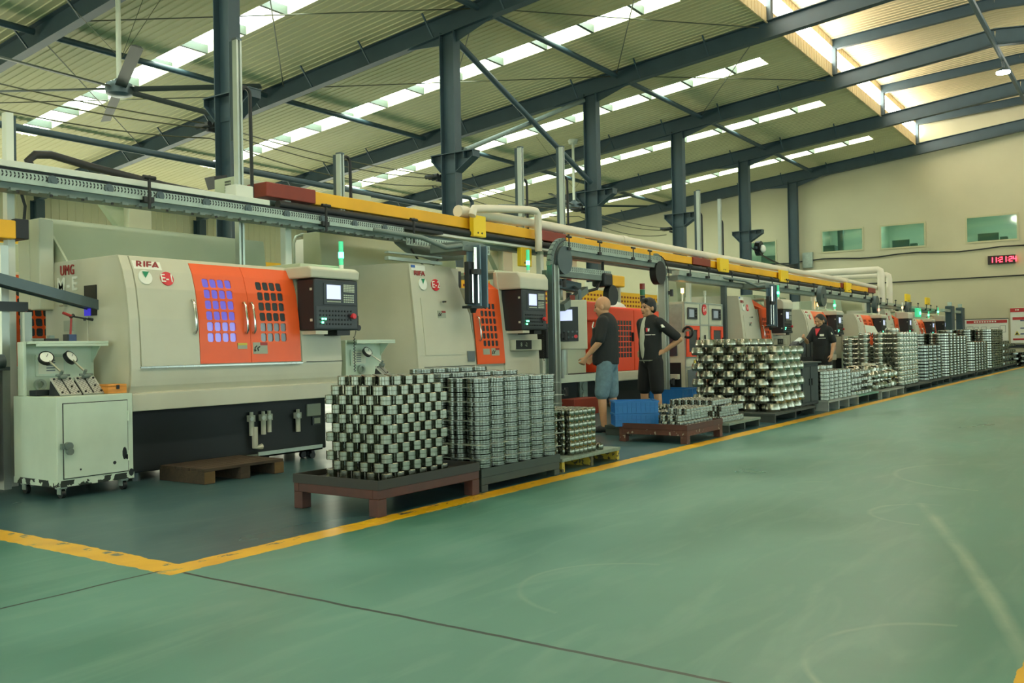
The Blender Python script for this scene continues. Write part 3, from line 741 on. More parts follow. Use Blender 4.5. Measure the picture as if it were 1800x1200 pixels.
def lathe_two_door(x0, y0, label, num, near=False, lit=True, lamp=('lamp_green', 'lamp_green_dim'), group=None):
    t = thing('lathe', label, 'lathe', (x0, y0, 0), 0, group); L = 2.35; p = PA
    lathe_body(t, L, p, 1.3, 1.875); lathe_base(t, L, p)
    b = MB(); curved(b, 0, .083, .75, 1.873, p, .012); b.build('front_strip', 'beige', t)
    b = MB(); curved(b, 1.81, 1.86, .955, 1.873, p, .012); b.build('front_strip', 'beige', t)
    b = MB(); curved(b, .09, .645, .962, 1.868, p, .02); d = b.build('side_panel', 'beige', t)
    handle(.6, 1.235, 1.515, p, d)
    MB().box(.08, -.0, .945, 1.81, .03, .958).build('door_rail', 'steel', t)
    for (a, b_, wx, glass, hx) in ((.652, 1.196, .735, 'glass_lit' if lit else 'glass_dark', 1.143), (1.2, 1.79, 1.318, 'glass_dark', 1.227)):
        sk, pn = door_grid(a, b_, .968, 1.845, p, .018, wx, 1.157, 4, 6, .0795, .0955, .066, .077)
        d = solidify(sk.build('door', 'orange', t)); pn.build('window_pane', glass, d)
        handle(hx, 1.238, 1.51, p, d)
        if near: (plate('warning_sticker', 1.047, 1.092, 1.151, 1.145, p, 'grey_label', d, .022), plate('sticker_header', 1.047, 1.125, 1.151, 1.145, p, 'warn_yellow', d, .024)) if a < 1 else sticker(1.218, 1.045, .165, .105, p, d, off=.022)
    if lit:                                               # box never built; the inside light sits in the pane emission
        MB().box(.70, .6, 1.2, 1.7, .62, 1.8)
    brand(t, .11, 1.797, p, .082); badges(t, .182, 1.686, p, num)
    MB().prism([(-.0, 1.3, 1.86), (-.0, 1.36, 2.29), (-.0, 1.7, 2.29), (-.0, 1.7, 1.86)], (2.5, 0, 0)).build('back_guard', 'greenish_beige', t, bevel=.01)
    MB().prism([(.03, 1.29, 1.88), (.03, 1.34, 2.24), (.03, 1.0, 1.88)], (.02, 0, 0)).build('guard_gusset', 'greenish_beige', t)
    MB().box(1.88, .1, 1.87, 2.42, 1.1, 1.925).build('top_cover', 'greenish_beige', t, bevel=.01)
    control_box(t, 1.8, 2.385, -.18, .06, 1.262, 1.755)
    MB().box(1.84, .012, .956, 2.35, .05, .962).build('seam', 'base_dark', t)
    signal_lamp(t, 2.37, .03, 1.87, *lamp)
    return t

E1 = lathe_two_door(4.3, 6.7, 'beige and orange lathe nearest the camera with red badge E-1', 'E-1', near=True)
# side of the nearest lathe
text('side_lettering', 'UMG', .125, (-.006, .925, 1.79), LEFTF, 'brand_red', E1, .004, sx=.75, bold=0, sp=1.15)
text('side_lettering', 'M-E', .165, (-.006, .93, 1.668), LEFTF, 'white', E1, .004, sx=1.0, bold=.003, sp=1.3)
MB().box(-.012, .485, 1.39, 0, .66, 1.645).build('feed_opening', 'black', E1)
MB().box(-.016, .56, 1.39, -.012, .655, 1.46).build('feed_glow', 'violet_glow', E1)  # light inside the opening, put in as a glowing violet patch
s = MB().box(-.01, .62, 1.12, 0, 1.17, 1.54).build('service_door', 'beige', E1, bevel=.003)
MB().cyl((-.01, .93, 1.49), (-.05, .93, 1.49), .012, n=10).cyl((-.05, .96, 1.49), (-.05, .9, 1.49), .012, n=10).build('latch', 'chrome', s, smooth=40)
MB().box(-.014, .83, 1.27, -.01, .98, 1.36).build('warning_sticker', 'grey_label', s)
MB().box(-.13, 1.3, 1.47, -.02, 1.5, 2.08).box(-.13, 1.14, 1.46, -.0, 1.3, 2.25).build('electrical_box', 'beige_pale', E1, bevel=.01)
for (dx, zz, sc) in ((1.36, .44, 1.0), (1.5, .44, 1.0), (1.57, .44, .9), (1.93, .43, 1.0)): regulator('air_regulator', dx, .25, zz, E1, sc)
MB().tube([(1.38, .2, .36), (1.38, .2, .17), (1.46, .2, .17)], .028, 8).build('filter_bowl', 'beige', E1, smooth=40)
MB().box(2.07, .235, .41, 2.25, .25, .53).build('rating_plate', 'grey_label', E1)
MB().box(2.14, .238, .315, 2.26, .25, .4).build('rating_plate', 'control_face', E1)
MB().box(2.16, .234, .33, 2.24, .24, .385).build('plate_text', 'grey_label', E1)
t = thing('drip_tray', 'long grey steel drip tray on castors under the nearest lathe', 'tray', (6.0, 6.88, 0))
MB().box(5.62, 6.78, .085, 6.42, 7.0, .1).box(5.62, 6.78, .085, 6.42, 6.79, .135).box(5.62, 6.99, .085, 6.42, 7.0, .135).build('tray', 'galv', t, world=True)
for x in (5.75, 6.32):
    for y in (6.83, 6.96): MB().cyl((x, y-.015, .035), (x, y+.015, .035), .035, n=12).box(x-.02, y-.02, .05, x+.02, y+.02, .085).build('castor', 'black', t, world=True)

def lathe_one_door(x0, y0, label, num, arm=True, lamp=('lamp_green', 'lamp_green_dim'), full=True, group=None):
    t = thing('lathe', label, 'lathe', (x0, y0, 0), 0, group); L = 2.6; p = PB
    poly = [(0, y, z) for z, y in p] + [(0, .45, 2.085), (0, 1.35, 2.1), (0, 1.35, .58)]
    MB().prism(poly, (.02, 0, 0)).box(.02, .28, .58, 1.12, 1.35, 2.08).build('body', 'beige', t, bevel=.006)
    poly2 = [(1.12, y+.01, z) for z, y in p if z < 1.83] + [(1.12, .5, 1.86), (1.12, 1.35, 1.86), (1.12, 1.35, .58)]
    MB().prism(poly2, (L-1.12, 0, 0)).build('right_body', 'beige', t, bevel=.006)
    lathe_base(t, L, p, .27)
    edge = [(.6, 1.12), (.86, 1.1), (1.435, 1.075), (1.72, .963), (2.07, .765)]
    b = MB(); curved(b, 0, lambda z: interp(z, edge), .69, 2.068, p, .014)
    zs = [.69, .86, 1.15, 1.435, 1.72, 2.068]                         # return flange of the curved panel edge
    vs = []; fs = []
    for z in zs: y = interp(z, p); vs += [(interp(z, edge), y, z), (interp(z, edge), y+.35, z)]
    for i in range(len(zs)-1): fs.append((2*i, 2*i+1, 2*i+3, 2*i+2))
    b.add(vs, fs); b.build('front_panel', 'beige', t)
    b = MB(); curved(b, .135, .835, .988, 1.664, p, .022); d = b.build('service_door', 'beige', t)
    MB().cyl((.5, .08, 1.625), (.5, .03, 1.625), .014, n=10).cyl((.47, .035, 1.625), (.54, .03, 1.63), .013, n=10).build('latch', 'chrome', d, smooth=40)
    sticker(.417, 1.434, .15, .085, p, d, off=.028)
    curved(b := MB(), .1, 1.08, .845, .853, p, .016); b.build('seam', 'base_dark', t)
    MB().box(.93, .0, .9, 1.07, .03, 1.03).build('access_plate', 'grey_plate', t)
    # dark loading mouth, orange roof slope and door
    MB().box(1.02, .3, 1.5, 1.2, .34, 2.05).build('loading_mouth', 'black', t)
    sk, pn = door_grid(1.13, 1.73, .86, 1.83, p, .02, 1.285, 1.087, 4, 6, .086, .0955, .062, .073, .012)
    d = solidify(sk.build('door', 'orange', t)); pn.build('window_pane', 'glass_dark', d)
    handle(1.2, 1.16, 1.46, p, d)
    if full:
        plate('warning_sticker', 1.26, .98, 1.4, 1.055, p, 'grey_label', d, .024); sticker(1.44, .965, .17, .095, p, d, off=.024)
    MB().add([(1.3, .1, 1.83), (1.72, .1, 1.83), (1.72, .45, 2.06), (1.45, .45, 2.06), (1.3, .3, 1.93)], [(0, 1, 2, 3, 4)]).add([(1.72, .1, 1.83), (1.72, .45, 1.83), (1.72, .45, 2.06)], [(0, 1, 2)]).build('door_slope', 'orange', t)
    b = MB(); curved(b, 1.735, 1.86, .69, 2.06, p, .016); b.build('front_strip', 'beige', t)
    # badge block
    if full: plate('name_plate', .03, 1.99, .28, 2.05, p, 'white', t, .018); plate('name_plate_mark', .03, 2.02, .1, 2.05, p, 'blue_mark', t, .02)
    y = interp(1.945, p)-.02
    text('brand_name', 'RIFA', .075, (.165, y, 1.955), FRONT, 'brand_red', t, .002, sx=1.3, bold=.002)
    badges(t, .2, 1.83, p, num, .072)
    MB().prism([(-.1, 1.45, 1.9), (-.1, 1.5, 2.55), (-.1, 1.8, 2.55), (-.1, 1.8, 1.9)], (2.7, 0, 0)).build('back_guard', 'greenish_beige', t, bevel=.01)
    MB().box(1.8, .2, 2.055, 2.65, 1.2, 2.1).build('top_cover', 'greenish_beige', t, bevel=.01)
    MB().prism([(1.75, -.25, 1.826), (1.75, -.25, 1.98), (1.75, -.2, 2.05), (1.75, .2, 2.075), (1.75, .2, 1.826)], (.67, 0, 0)).build('control_hood', 'beige', t, bevel=.02)
    control_box(t, 1.8, 2.38, -.23, .1, 1.29, 1.825, False)
    c = MB().box(1.9, -.04, 1.02, 2.55, .1, 1.17).build('preset_box', 'beige_pale', t, bevel=.008)
    MB().box(1.92, -.05, 1.04, 2.28, -.04, 1.16).build('display', 'black', c)
    text('display_digits', '8   -2', .075, (2.09, -.054, 1.1), FRONT, 'key', c, .001)
    signal_lamp(t, 2.45, .1, 2.07, *lamp, h=.34)
    return t
E2 = lathe_one_door(8.09, 6.93, 'beige lathe with single orange door and red badge E-2', 'E-2')
E5 = lathe_one_door(18.56, 6.95, 'beige lathe just right of the grey two-door cabinet, arm over its narrow orange door', 'E-5', group=None)
E6 = lathe_two_door(22.29, 6.75, 'beige lathe behind the woman worker, green lit corner and twin orange doors', 'E-6', lit=False)
E8 = lathe_two_door(27.1, 6.75, 'far lathe with steep orange door just right of the slim cabinet', 'E-8', lit=False, lamp=('lamp_red', 'white'))
E9 = lathe_one_door(31.6, 6.95, 'farther pale lathe past the white downpipes, pink glow on its door', 'E-9', full=False, lamp=('lamp_amber', 'white'))
E10 = lathe_two_door(35.1, 6.8, 'second to last lathe in the far row, small orange door', 'E-10', lit=False)
E11 = lathe_one_door(38.2, 6.95, 'last lathe of the far row beside the end wall', 'E-11', full=False)
# second row, seen only through the gap at far left and behind the nearest lathe
B1 = lathe_two_door(3.15, 8.75, 'second-row lathe glimpsed at the far left edge, orange grid door', '', lit=False)

# ------------------------------------------------------------------ two-door test cabinet
def cabinet(x0, y0, label, num, w=1.92, lamps=True):
    t = thing('test_cabinet', label, 'cabinet', (x0, y0, 0)); h = 1.9; d = .75
    MB().box(0, .0, .05, w, d, h).build('body', 'beige_pale', t, bevel=.006)
    fr = MB()
    for x in (0, w*.385, w*.615, w-.03): fr.box(x, -.014, .04, x+.035, .0, h)
    for z in (.04, .62, .8, 1.44, h-.03): fr.box(0, -.012, z, w, .0, z+.025)
    for x in (0, w-.03): fr.box(x, -.014, .04, x+.035, d, .07)
    fr.build('profile_frame', 'alu', t)
    for k, xa in enumerate((.04, w*.655)):
        xb = xa+w*.325
        dr = MB()
        dr.box(xa, -.035, .83, xb, -.014, .92).box(xa, -.035, 1.35, xb, -.014, 1.43).box(xa, -.035, .92, xa+.11, -.014, 1.35).box(xb-.11, -.035, .92, xb, -.014, 1.35)
        o = dr.build('door', 'orange_red', t, bevel=.004)
        MB().box(xa+.1, -.02, .91, xb-.1, -.016, 1.36).build('window_pane', 'glass_dark', o)
        MB().box(xb-.06, -.055, 1.08, xb-.035, -.034, 1.2).build('handle', 'black', o)
        b = MB().box(xa+.1, -.03, 1.56, xb-.08, -.012, 1.79).build('touch_panel', 'control_face', t, bevel=.006)
        MB().box(xa+.14, -.034, 1.6, xb-.26, -.03, 1.75).build('screen', 'screen_dim', b)
        k2 = MB()
        for q in range(3): k2.cyl((xb-.16, -.03, 1.61+.06*q), (xb-.16, -.045, 1.61+.06*q), .018, n=10)
        k2.build('knob', 'black', b)
        MB().box(xa+.06, -.016, .1, xb-.04, -.01, .58).build('vent_panel', 'grey_plate', t)
    vg = MB(); vm = MB().box(w*.42, -.02, .64, w*.6, -.01, 1.0)
    vm.build('vent_plate', 'beige', t)
    for r in range(5):
        for q in range(8): vg.box(w*.44+.02*(q % 1)+q*.034, -.024, .665+r*.065, w*.44+.02+q*.034, -.019, .71+r*.065)
    vg.build('vent_slots', 'black', t)
    MB().box(.42, -.016, .66, .56, -.01, .76).build('warning_sticker', 'warn_yellow', t)
    o = MB().cyl((w*.5, -.012, 1.76), (w*.5, -.022, 1.76), .11, n=24).build('number_disc', 'red', t)
    text('number', num, .12, (w*.5, -.024, 1.76), FRONT, 'white', o, .001, bold=.002)
    MB().box(w*.49, -.03, 1.17, w*.51, -.012, 1.25).build('lock', 'black', t)
    # left end: steel hatch, window and work bay
    MB().box(-.014, .04, 1.3, 0, d-.04, h-.05).build('side_hatch', 'galv', t)
    MB().box(-.02, .15, .85, 0, d-.05, 1.28).build('side_pane', 'glass_dark', t, bevel=.02)
    MB().box(-.02, .08, .08, 0, d-.05, .72).build('side_opening', 'black', t)
    MB().box(-.12, .1, .4, 0, d-.1, .5).build('side_tray', 'beige', t, bevel=.01)
    if lamps:
        for x, m in ((.28, 'lamp_amber'), (w*.62+.2, 'white')):
            o = MB().cyl((x, .15, h), (x, .15, h+.18), .016, n=10).build('signal_lamp', 'white', t, smooth=40)
            MB().cyl((x, .15, h+.18), (x, .15, h+.27), .03, n=12).build('lens', m, o, smooth=40)
    return t
K4 = cabinet(16.4, 7.35, 'grey-beige test cabinet with two orange framed doors, amber lamp on top', 'E-4')
mir = thing('round_mirror', 'black curled hose hook on the corner of the test cabinet', 'hose reel', (16.36, 7.3, 1.3))
ring = [(16.36, 7.26+.1*math.cos(a), 1.3+.1*math.sin(a)) for a in [2*PI*i/20 for i in range(18)]]
MB().tube(ring, .024, 8).build('coil', 'cable', mir, world=True, smooth=50); MB().box(16.37, 7.15, 1.32, 16.4, 7.37, 1.36).build('bracket', 'galv', mir, world=True)
mir.name = 'hose_hanger'
K7 = cabinet(25.55, 7.4, 'slim far test cabinet behind the woman worker, single orange frame showing', 'E-7', 1.3)

# ------------------------------------------------------------------ orange grid-door machine behind the two men
t = thing('grinding_machine', 'low machine with bright orange grid doors behind the two men', 'grinding machine', (11.3, 7.6, 0))
MB().box(11.6, 7.75, .07, 16.1, 9.0, .62).build('base', 'base_dark', t, world=True, bevel=.01)
MB().box(13.6, 7.56, .45, 15.9, 9.0, .62).build('lip', 'beige', t, world=True, bevel=.02)
MB().box(13.75, 7.66, .6, 15.9, 9.0, 1.66).build('body', 'orange_red', t, world=True, bevel=.01)
PF = [(.6, 7.62), (2, 7.62)]
for (xa, xb, wx, nx) in ((13.8, 14.78, 14.06, 6), (14.8, 15.86, 14.98, 6)):
    sk, pn = door_grid(xa, xb, .63, 1.7, PF, .02, wx, .86, nx, 7, .108, .095, .092, .078, .003)
    d = solidify(sk.build('door', 'orange_red', t, world=True)); pn.build('window_pane', 'glass_dark', d, world=False)
    d.children[0].location = (-11.3, -7.6, 0)
    MB().box(xb-.09, 7.56, 1.14, xb-.06, 7.6, 1.3).build('handle', 'black', d).location = (-11.3, -7.6, 0)
MB().box(13.3, 7.7, 1.5, 13.8, 8.6, 1.82).box(13.9, 7.8, 1.66, 15.6, 8.6, 1.76).build('top_slope', 'orange_red', t, world=True, bevel=.02)
MB().sphere((14.9, 8.2, 1.75), (.5, .3, .16)).build('white_cover', 'white', t, world=True, smooth=60)
MB().box(11.7, 7.5, .5, 13.6, 8.4, .56).box(11.7, 7.5, .56, 13.6, 7.53, .62).build('work_shelf', 'cart_paint', t, world=True)
MB().box(11.75, 7.75, .56, 12.5, 8.5, 1.02).cyl((12.3, 7.72, .56), (12.3, 7.72, 1.05), .2, n=16).build('steel_guard', 'galv', t, world=True, bevel=.03, smooth=40)
MB().box(12.5, 7.9, .56, 13.6, 8.8, 1.12).build('wheel_head', 'greenish_beige', t, world=True, bevel=.04)
MB().box(13.05, 7.72, .18, 13.3, 7.76, .48).cyl((13.17, 7.7, .25), (13.17, 7.73, .25), .07).cyl((13.17, 7.7, .4), (13.17, 7.73, .4), .07).build('valve_plate', 'galv', t, world=True)
# operator pendant facing the camera
ang = math.atan2(.571, .821)      # heading away from the camera
pd = thing('operator_pendant', 'pale hinged operator pendant with blue-lit keypad, facing the bald man', 'control panel', (11.45, 6.95, 1.02), ang-PI/2)
MB().box(-.27, -.07, 0, .27, .12, .72).build('case', 'beige_pale', pd, bevel=.015)
MB().box(-.2, -.08, .12, .14, -.07, .62).build('face_plate', 'control_dark', pd, bevel=.004)
MB().box(-.12, -.084, .42, .055, -.08, .58).build('screen', 'screen', pd)
b = MB()
for i in range(5):
    for j in range(2): b.cyl((-.13+.062*i, -.08, .18+.08*j), (-.13+.062*i, -.095, .18+.08*j), .015, n=10)
b.build('buttons', 'alu_dark', pd)
MB().cyl((.1, -.08, .19), (.1, -.11, .19), .026, n=12).build('emergency_stop', 'red', pd)
MB().box(.03, -.06, .72, .1, .0, .79).build('top_switch', 'red_cover', pd)
MB().tube([(.18, .05, .72), (.18, .05, .86), (.1, .4, .95)], .025, 8).build('arm', 'alu_dark', pd, smooth=40)
MB().tube([(-.3, -.03, .14), (-.36, -.1, .04), (-.42, -.15, -.04)], .018, 6).build('handle', 'black', pd)
def stack_light(x, y, z0, z1, label, base=1.6):
    t = thing('stack_light', label, 'signal light', (x, y, base))
    MB().cyl((x, y, base), (x, y, z0), .025, n=10).build('stem', 'black', t, world=True)
    h = (z1-z0)/3
    for k, m in enumerate(('black', 'lamp_green_off', 'lamp_red_off')): MB().cyl((x, y, z0+k*h), (x, y, z0+(k+1)*h-.008), .05, n=14).build('segment', m, t, world=True, smooth=40)
stack_light(13.05, 7.9, 1.85, 2.2, 'red and green stack light above the operator pendant', 1.1)
stack_light(15.75, 7.9, 1.9, 2.25, 'red and green stack light above the dark haired man', 1.6)
# left neighbour: two-column post with table and infeed chute
t = thing('infeed_chute', 'dark steel infeed chute sloping into the side opening of nearest lathe', 'chute', (4.0, 7.2, 0))
MB().bar((2.6, 7.24, 1.835), (4.31, 7.24, 1.45), .13, .012).bar((2.6, 7.17, 1.86), (4.31, 7.17, 1.475), .012, .08).bar((2.6, 7.31, 1.86), (4.31, 7.31, 1.475), .012, .08).build('trough', 'alu_dark', t, world=True)
MB().box(3.43, 7.2, 0, 3.5, 7.27, 1.6).build('support_post', 'alu_dark', t, world=True)
t = thing('infeed_stand', 'grey aluminium infeed stand with dark crossbar at far left edge', 'stand', (3.3, 7.6, 0))
for x in (3.68, 3.86): MB().box(x, 7.5, 0, x+.06, 7.57, 1.95 if x < 3.8 else 1.42).build('post', 'alu', t, world=True)
MB().box(3.2, 7.4, 1.42, 3.84, 7.47, 1.495).build('crossbar', 'control_face', t, world=True)
MB().box(2.9, 7.5, .05, 3.62, 8.0, .95).build('machine_block', 'base_dark', t, world=True, bevel=.02)
MB().cyl((3.0, 7.45, 1.0), (3.66, 7.45, 1.02), .06, n=12).box(3.0, 7.42, .95, 3.7, 7.7, .98).build('slide', 'alu_dark', t, world=True, smooth=40)
t = thing('motor_trunk', 'yellow trunk end with black square motor at left edge', 'motor', (3.2, 7.7, 1.9))
MB().box(2.2, 7.55, 2.015, 3.83, 7.85, 2.165).build('trunk', 'yellow_beam', t, world=True, bevel=.01)
MB().box(3.83, 7.56, 2.02, 3.94, 7.84, 2.185).cyl((3.94, 7.7, 2.1), (3.955, 7.7, 2.1), .06, n=16).build('motor', 'black', t, world=True, bevel=.02)
# ------------------------------------------------------------------ overhead conveyors and gantry
def perforated(mb, x0, x1, z0, z1, y, step=.032):
    """chain strip: thin plate with two rows of slotted links"""
    mb.cur = 0; mb.box(x0, y, z0, x1, y+.012, z1); mb.cur = 1; x = x0+.01; h = z1-z0
    while x < x1-.02:
        mb.prism([(x, y-.002, z0+h*.15), (x+.011, y-.002, z0+h*.15), (x+.019, y-.002, z0+h*.48), (x+.008, y-.002, z0+h*.48)], (0, .003, 0))
        mb.prism([(x+.006, y-.002, z0+h*.56), (x+.018, y-.002, z0+h*.56), (x+.011, y-.002, z0+h*.88), (x-.0, y-.002, z0+h*.88)], (0, .003, 0))
        x += step
    mb.cur = 0
t = thing('chain_conveyor', 'long overhead chain conveyor crossing above the nearest lathe', 'conveyor', (2.4, 7.4, 2.4))
MB().box(2.0, 7.42, 2.57, 6.35, 7.62, 2.625).build('cover_beam', 'white_post', t, world=True, bevel=.005)
MB().box(2.0, 7.44, 2.535, 9.2, 7.6, 2.57).build('dark_slot', 'base_dark', t, world=True)
m = MB(); perforated(m, 2.0, 8.4, 2.478, 2.54, 7.4); m.build('chain_strip', ['galv', 'base_dark'], t, world=True)
m = MB(); perforated(m, 8.4, 10.1, 2.33, 2.45, 7.36, .05); m.build('drooping_chain', ['galv', 'base_dark'], t, world=True)
MB().box(2.0, 7.36, 2.44, 8.5, 7.41, 2.472).build('front_lip', 'galv', t, world=True)
m = MB(); m.box(2.0, 7.4, 2.39, 8.5, 7.6, 2.44)
for i in range(40): m.box(2.1+i*.16, 7.37, 2.375, 2.16+i*.16, 7.42, 2.4)
m.build('underside', 'galv_dark', t, world=True)
for i in range(12): MB().cyl((2.55+i*.5, 7.385, 2.502), (2.55+i*.5, 7.52, 2.502), .042, n=16).cyl((2.55+i*.5, 7.38, 2.502), (2.55+i*.5, 7.39, 2.502), .02, n=12).build('roller', 'alu_dark', t, world=True, smooth=40)
m = MB()
for i in range(22):
    x = 2.4+i*.27; m.cyl((x, 7.36, 2.38), (x, 7.36, 2.36), .012, n=6)
m.build('bolts', 'cable', t, world=True)
for x in (4.9, 7.05, 8.5):
    MB().box(x-.05, 7.33, 2.42, x+.05, 7.4, 2.47).cyl((x, 7.33, 2.36), (x, 7.33, 2.66), .014, n=8).cyl((x-.06, 7.33, 2.64), (x+.06, 7.33, 2.64), .02, n=8).build('clamp', 'cable', t, world=True)
t = thing('drag_chain', 'thick black cable carrier looping over the conveyor at upper left', 'cable carrier', (3.6, 7.7, 2.62))
MB().tube([(4.0, 7.6, 2.6), (3.96, 7.6, 2.68), (4.02, 7.6, 2.74), (4.15, 7.6, 2.76), (4.5, 7.62, 2.72), (5.3, 7.66, 2.66), (6.3, 7.7, 2.63)], .035, 8).build('carrier', 'cable', t, world=True, smooth=60)

BY = 7.75
t = thing('crane_beam', 'long yellow overhead gantry beam running the length of the machine row', 'beam', (6.8, BY, 2.7))
MB().box(7.14, BY-.13, 2.70, 31.7, BY+.13, 2.845).build('beam', 'yellow_beam', t, world=True, bevel=.008)
for i, (xa, xb) in enumerate(((6.45, 7.15), (11.75, 12.5), (17.45, 18.35), (28.4, 29.6), (31.7, 32.6))):
    MB().box(xa, BY-.16, 2.70, xb, BY+.16, 2.855).build('red_cover', 'red_cover', t, world=True, bevel=.01)
MB().cyl((6.6, BY-.16, 2.63), (31.5, BY-.16, 2.63), .045, n=10).build('drive_tube', 'base_dark', t, world=True, smooth=40)
MB().box(7.0, BY-.16, 2.545, 31.5, BY-.05, 2.575).build('white_rail', 'white_post', t, world=True)
MB().box(6.6, BY-.04, 2.5, 31.5, BY+.12, 2.69).build('rail_web', 'galv_dark', t, world=True)
for i, x in enumerate((6.8, 11.87, 17.42, 25.9, 31.75)):
    MB().box(x-.045, BY-.1, 0, x+.045, BY-.01, 2.72).build('post', 'white_post', t, world=True, bevel=.012)
FL = ['hanging from the beam above the second lathe', 'hanging low between second lathe and its signal lamp', 'hanging from the beam above the two-door test cabinet', 'hanging from the beam above the E-5 lathe lamp', 'hanging from the beam above the woman worker', 'standing beyond the beam end, left of the last two', 'standing beyond the beam end, rightmost of all']
for i, (x, z, y) in enumerate(((10.08, 2.59, 7.53), (11.35, 2.27, 7.62), (18.9, 2.62, 7.53), (22.9, 2.6, 7.53), (28.9, 2.58, 7.53), (37.2, 2.55, 7.5), (41.0, 2.55, 7.5))):
    w = .14 if i < 2 else .19+.03*i
    t = thing('yellow_sign_plate', 'yellow sign box ' + FL[i], 'sign', (x, y, z), 0, 'yellow sign boxes')
    MB().box(-w, -.03, 0, w, .05, .29).build('plate', 'yellow_sign', t, bevel=.01)
    MB().cyl((-.05, -.03, .05), (-.05, -.037, .05), .013, n=8).cyl((.04, -.03, .05), (.04, -.037, .05), .013, n=8).build('bolts', 'cable', t)
# drive boxes and telescopic loader masts on the gantry
for i, (x0, x1, z1) in enumerate(((6.3, 6.85, 2.93), (7.75, 8.4, 2.98))):
    t = thing('drive_box', ['grey louvred drive box behind the red end of gantry beam', 'plain grey drive box below the second loader mast'][i], 'box', (x0, 8.0, 2.72))
    MB().box(x0, 7.93, 2.72, x1, 8.25, z1).build('case', 'greenish_beige', t, world=True, bevel=.01)
    m = MB()
    for q in range(5):
        for r in range(4): m.box(x0-.004, 7.98+q*.02, 2.78+r*.03, x0, 7.99+q*.02, 2.8+r*.03)
    m.build('louvres', 'black', t, world=True)
ML = ['tall aluminium loader mast beside the nearest hall column', 'short loader mast on the drive box left of the second column', 'loader mast with cable loop, left of the third column', 'loader mast immediately left of the third column bracket', 'loader mast right of the fourth column bracket', 'loader mast between the fourth and fifth columns']
for i, (x, z0, z1) in enumerate(((6.17, 1.9, 4.3), (7.62, 2.6, 3.36), (11.36, 2.6, 4.07), (12.54, 2.6, 4.28), (17.97, 2.6, 4.29), (19.12, 2.6, 4.26))):
    y = 7.68
    t = thing('loader_mast', ML[i], 'mast', (x, y, z0), 0, 'gantry loader masts')
    m = MB(); m.box(x-.034, y-.034, z0, x-.012, y+.034, z1).box(x+.012, y-.034, z0, x+.034, y+.034, z1).box(x-.012, y-.012, z0, x+.012, y+.012, z1)
    m.build('rail', 'alu', t, world=True)
    if i < 5: MB().box(x-.03, y+.036, z0+1.35 if i == 0 else z0+.1, x+.0, y+.085, z1-.02).build('rear_rail', 'frame_steel', t, world=True)
    zz = z1-.55 if i != 1 else z1-.1
    a = [(x+.04, y, zz-.12), (x+.04, y, zz)] + [(x+.04+.06*(1-math.cos(q*PI/6)), y, zz+.07*math.sin(q*PI/6)) for q in range(1, 6)] + [(x+.16, y, zz), (x+.17, y, max(2.7, zz-1.1)), (x+.17, y, 2.66)]
    MB().tube(a, .02, 7).build('cable_loop', 'cable', t, world=True, smooth=60)
    MB().box(x-.036, y-.036, z1-.02, x+.036, y+.036, z1).build('end_cap', 'alu_dark', t, world=True)
    if i == 0: MB().box(x-.1, y-.08, 2.62, x+.12, y+.1, 2.78).build('carriage', 'white_post', t, world=True, bevel=.01)
# white plastic pipes
t = thing('downpipe', 'white plastic pipe along the gantry with a branch dropping at the third column', 'pipe', (10, 7.5, 2.8))
MB().tube([(9.9, 7.5, 2.86), (9.95, 7.5, 2.96), (10.2, 7.5, 2.99), (11.3, 7.5, 3.1), (11.48, 7.5, 3.1), (11.54, 7.5, 3.05), (11.54, 7.5, 2.5)], .055, 12).build('branch', 'pvc', t, world=True, smooth=50)
MB().tube([(9.9, 7.68, 2.93), (12, 7.68, 2.95), (20, 7.68, 2.95), (29, 7.68, 2.96), (34, 7.68, 2.9)], .075, 12).build('main_pipe', 'pvc', t, world=True, smooth=50)
for x, z in ((9.92, 2.93), (14.6, 2.95), (23.6, 2.955), (29.2, 2.96)): MB().cyl((x-.1, 7.68, z), (x+.1, 7.68, z), .083, n=14).build('coupling', 'pvc', t, world=True, smooth=50)
for i, (x, y, z) in enumerate(((33.0, 7.5, 3.52), (34.0, 7.45, 3.4))):
    t = thing('downpipe', ['nearer and taller of the two white downpipes at the beam end', 'farther and shorter of the two white downpipes at the beam end'][i], 'pipe', (x, y, 2.0), 0, 'white downpipes')
    MB().tube([(x, 13.2, z+.04), (x, y+.3, z), (x, y+.1, z), (x, y+.02, z-.04), (x, y, z-.15), (x, y, 2.13)], .12 if i == 0 else .1, 12).build('pipe', 'pvc', t, world=True, smooth=50)
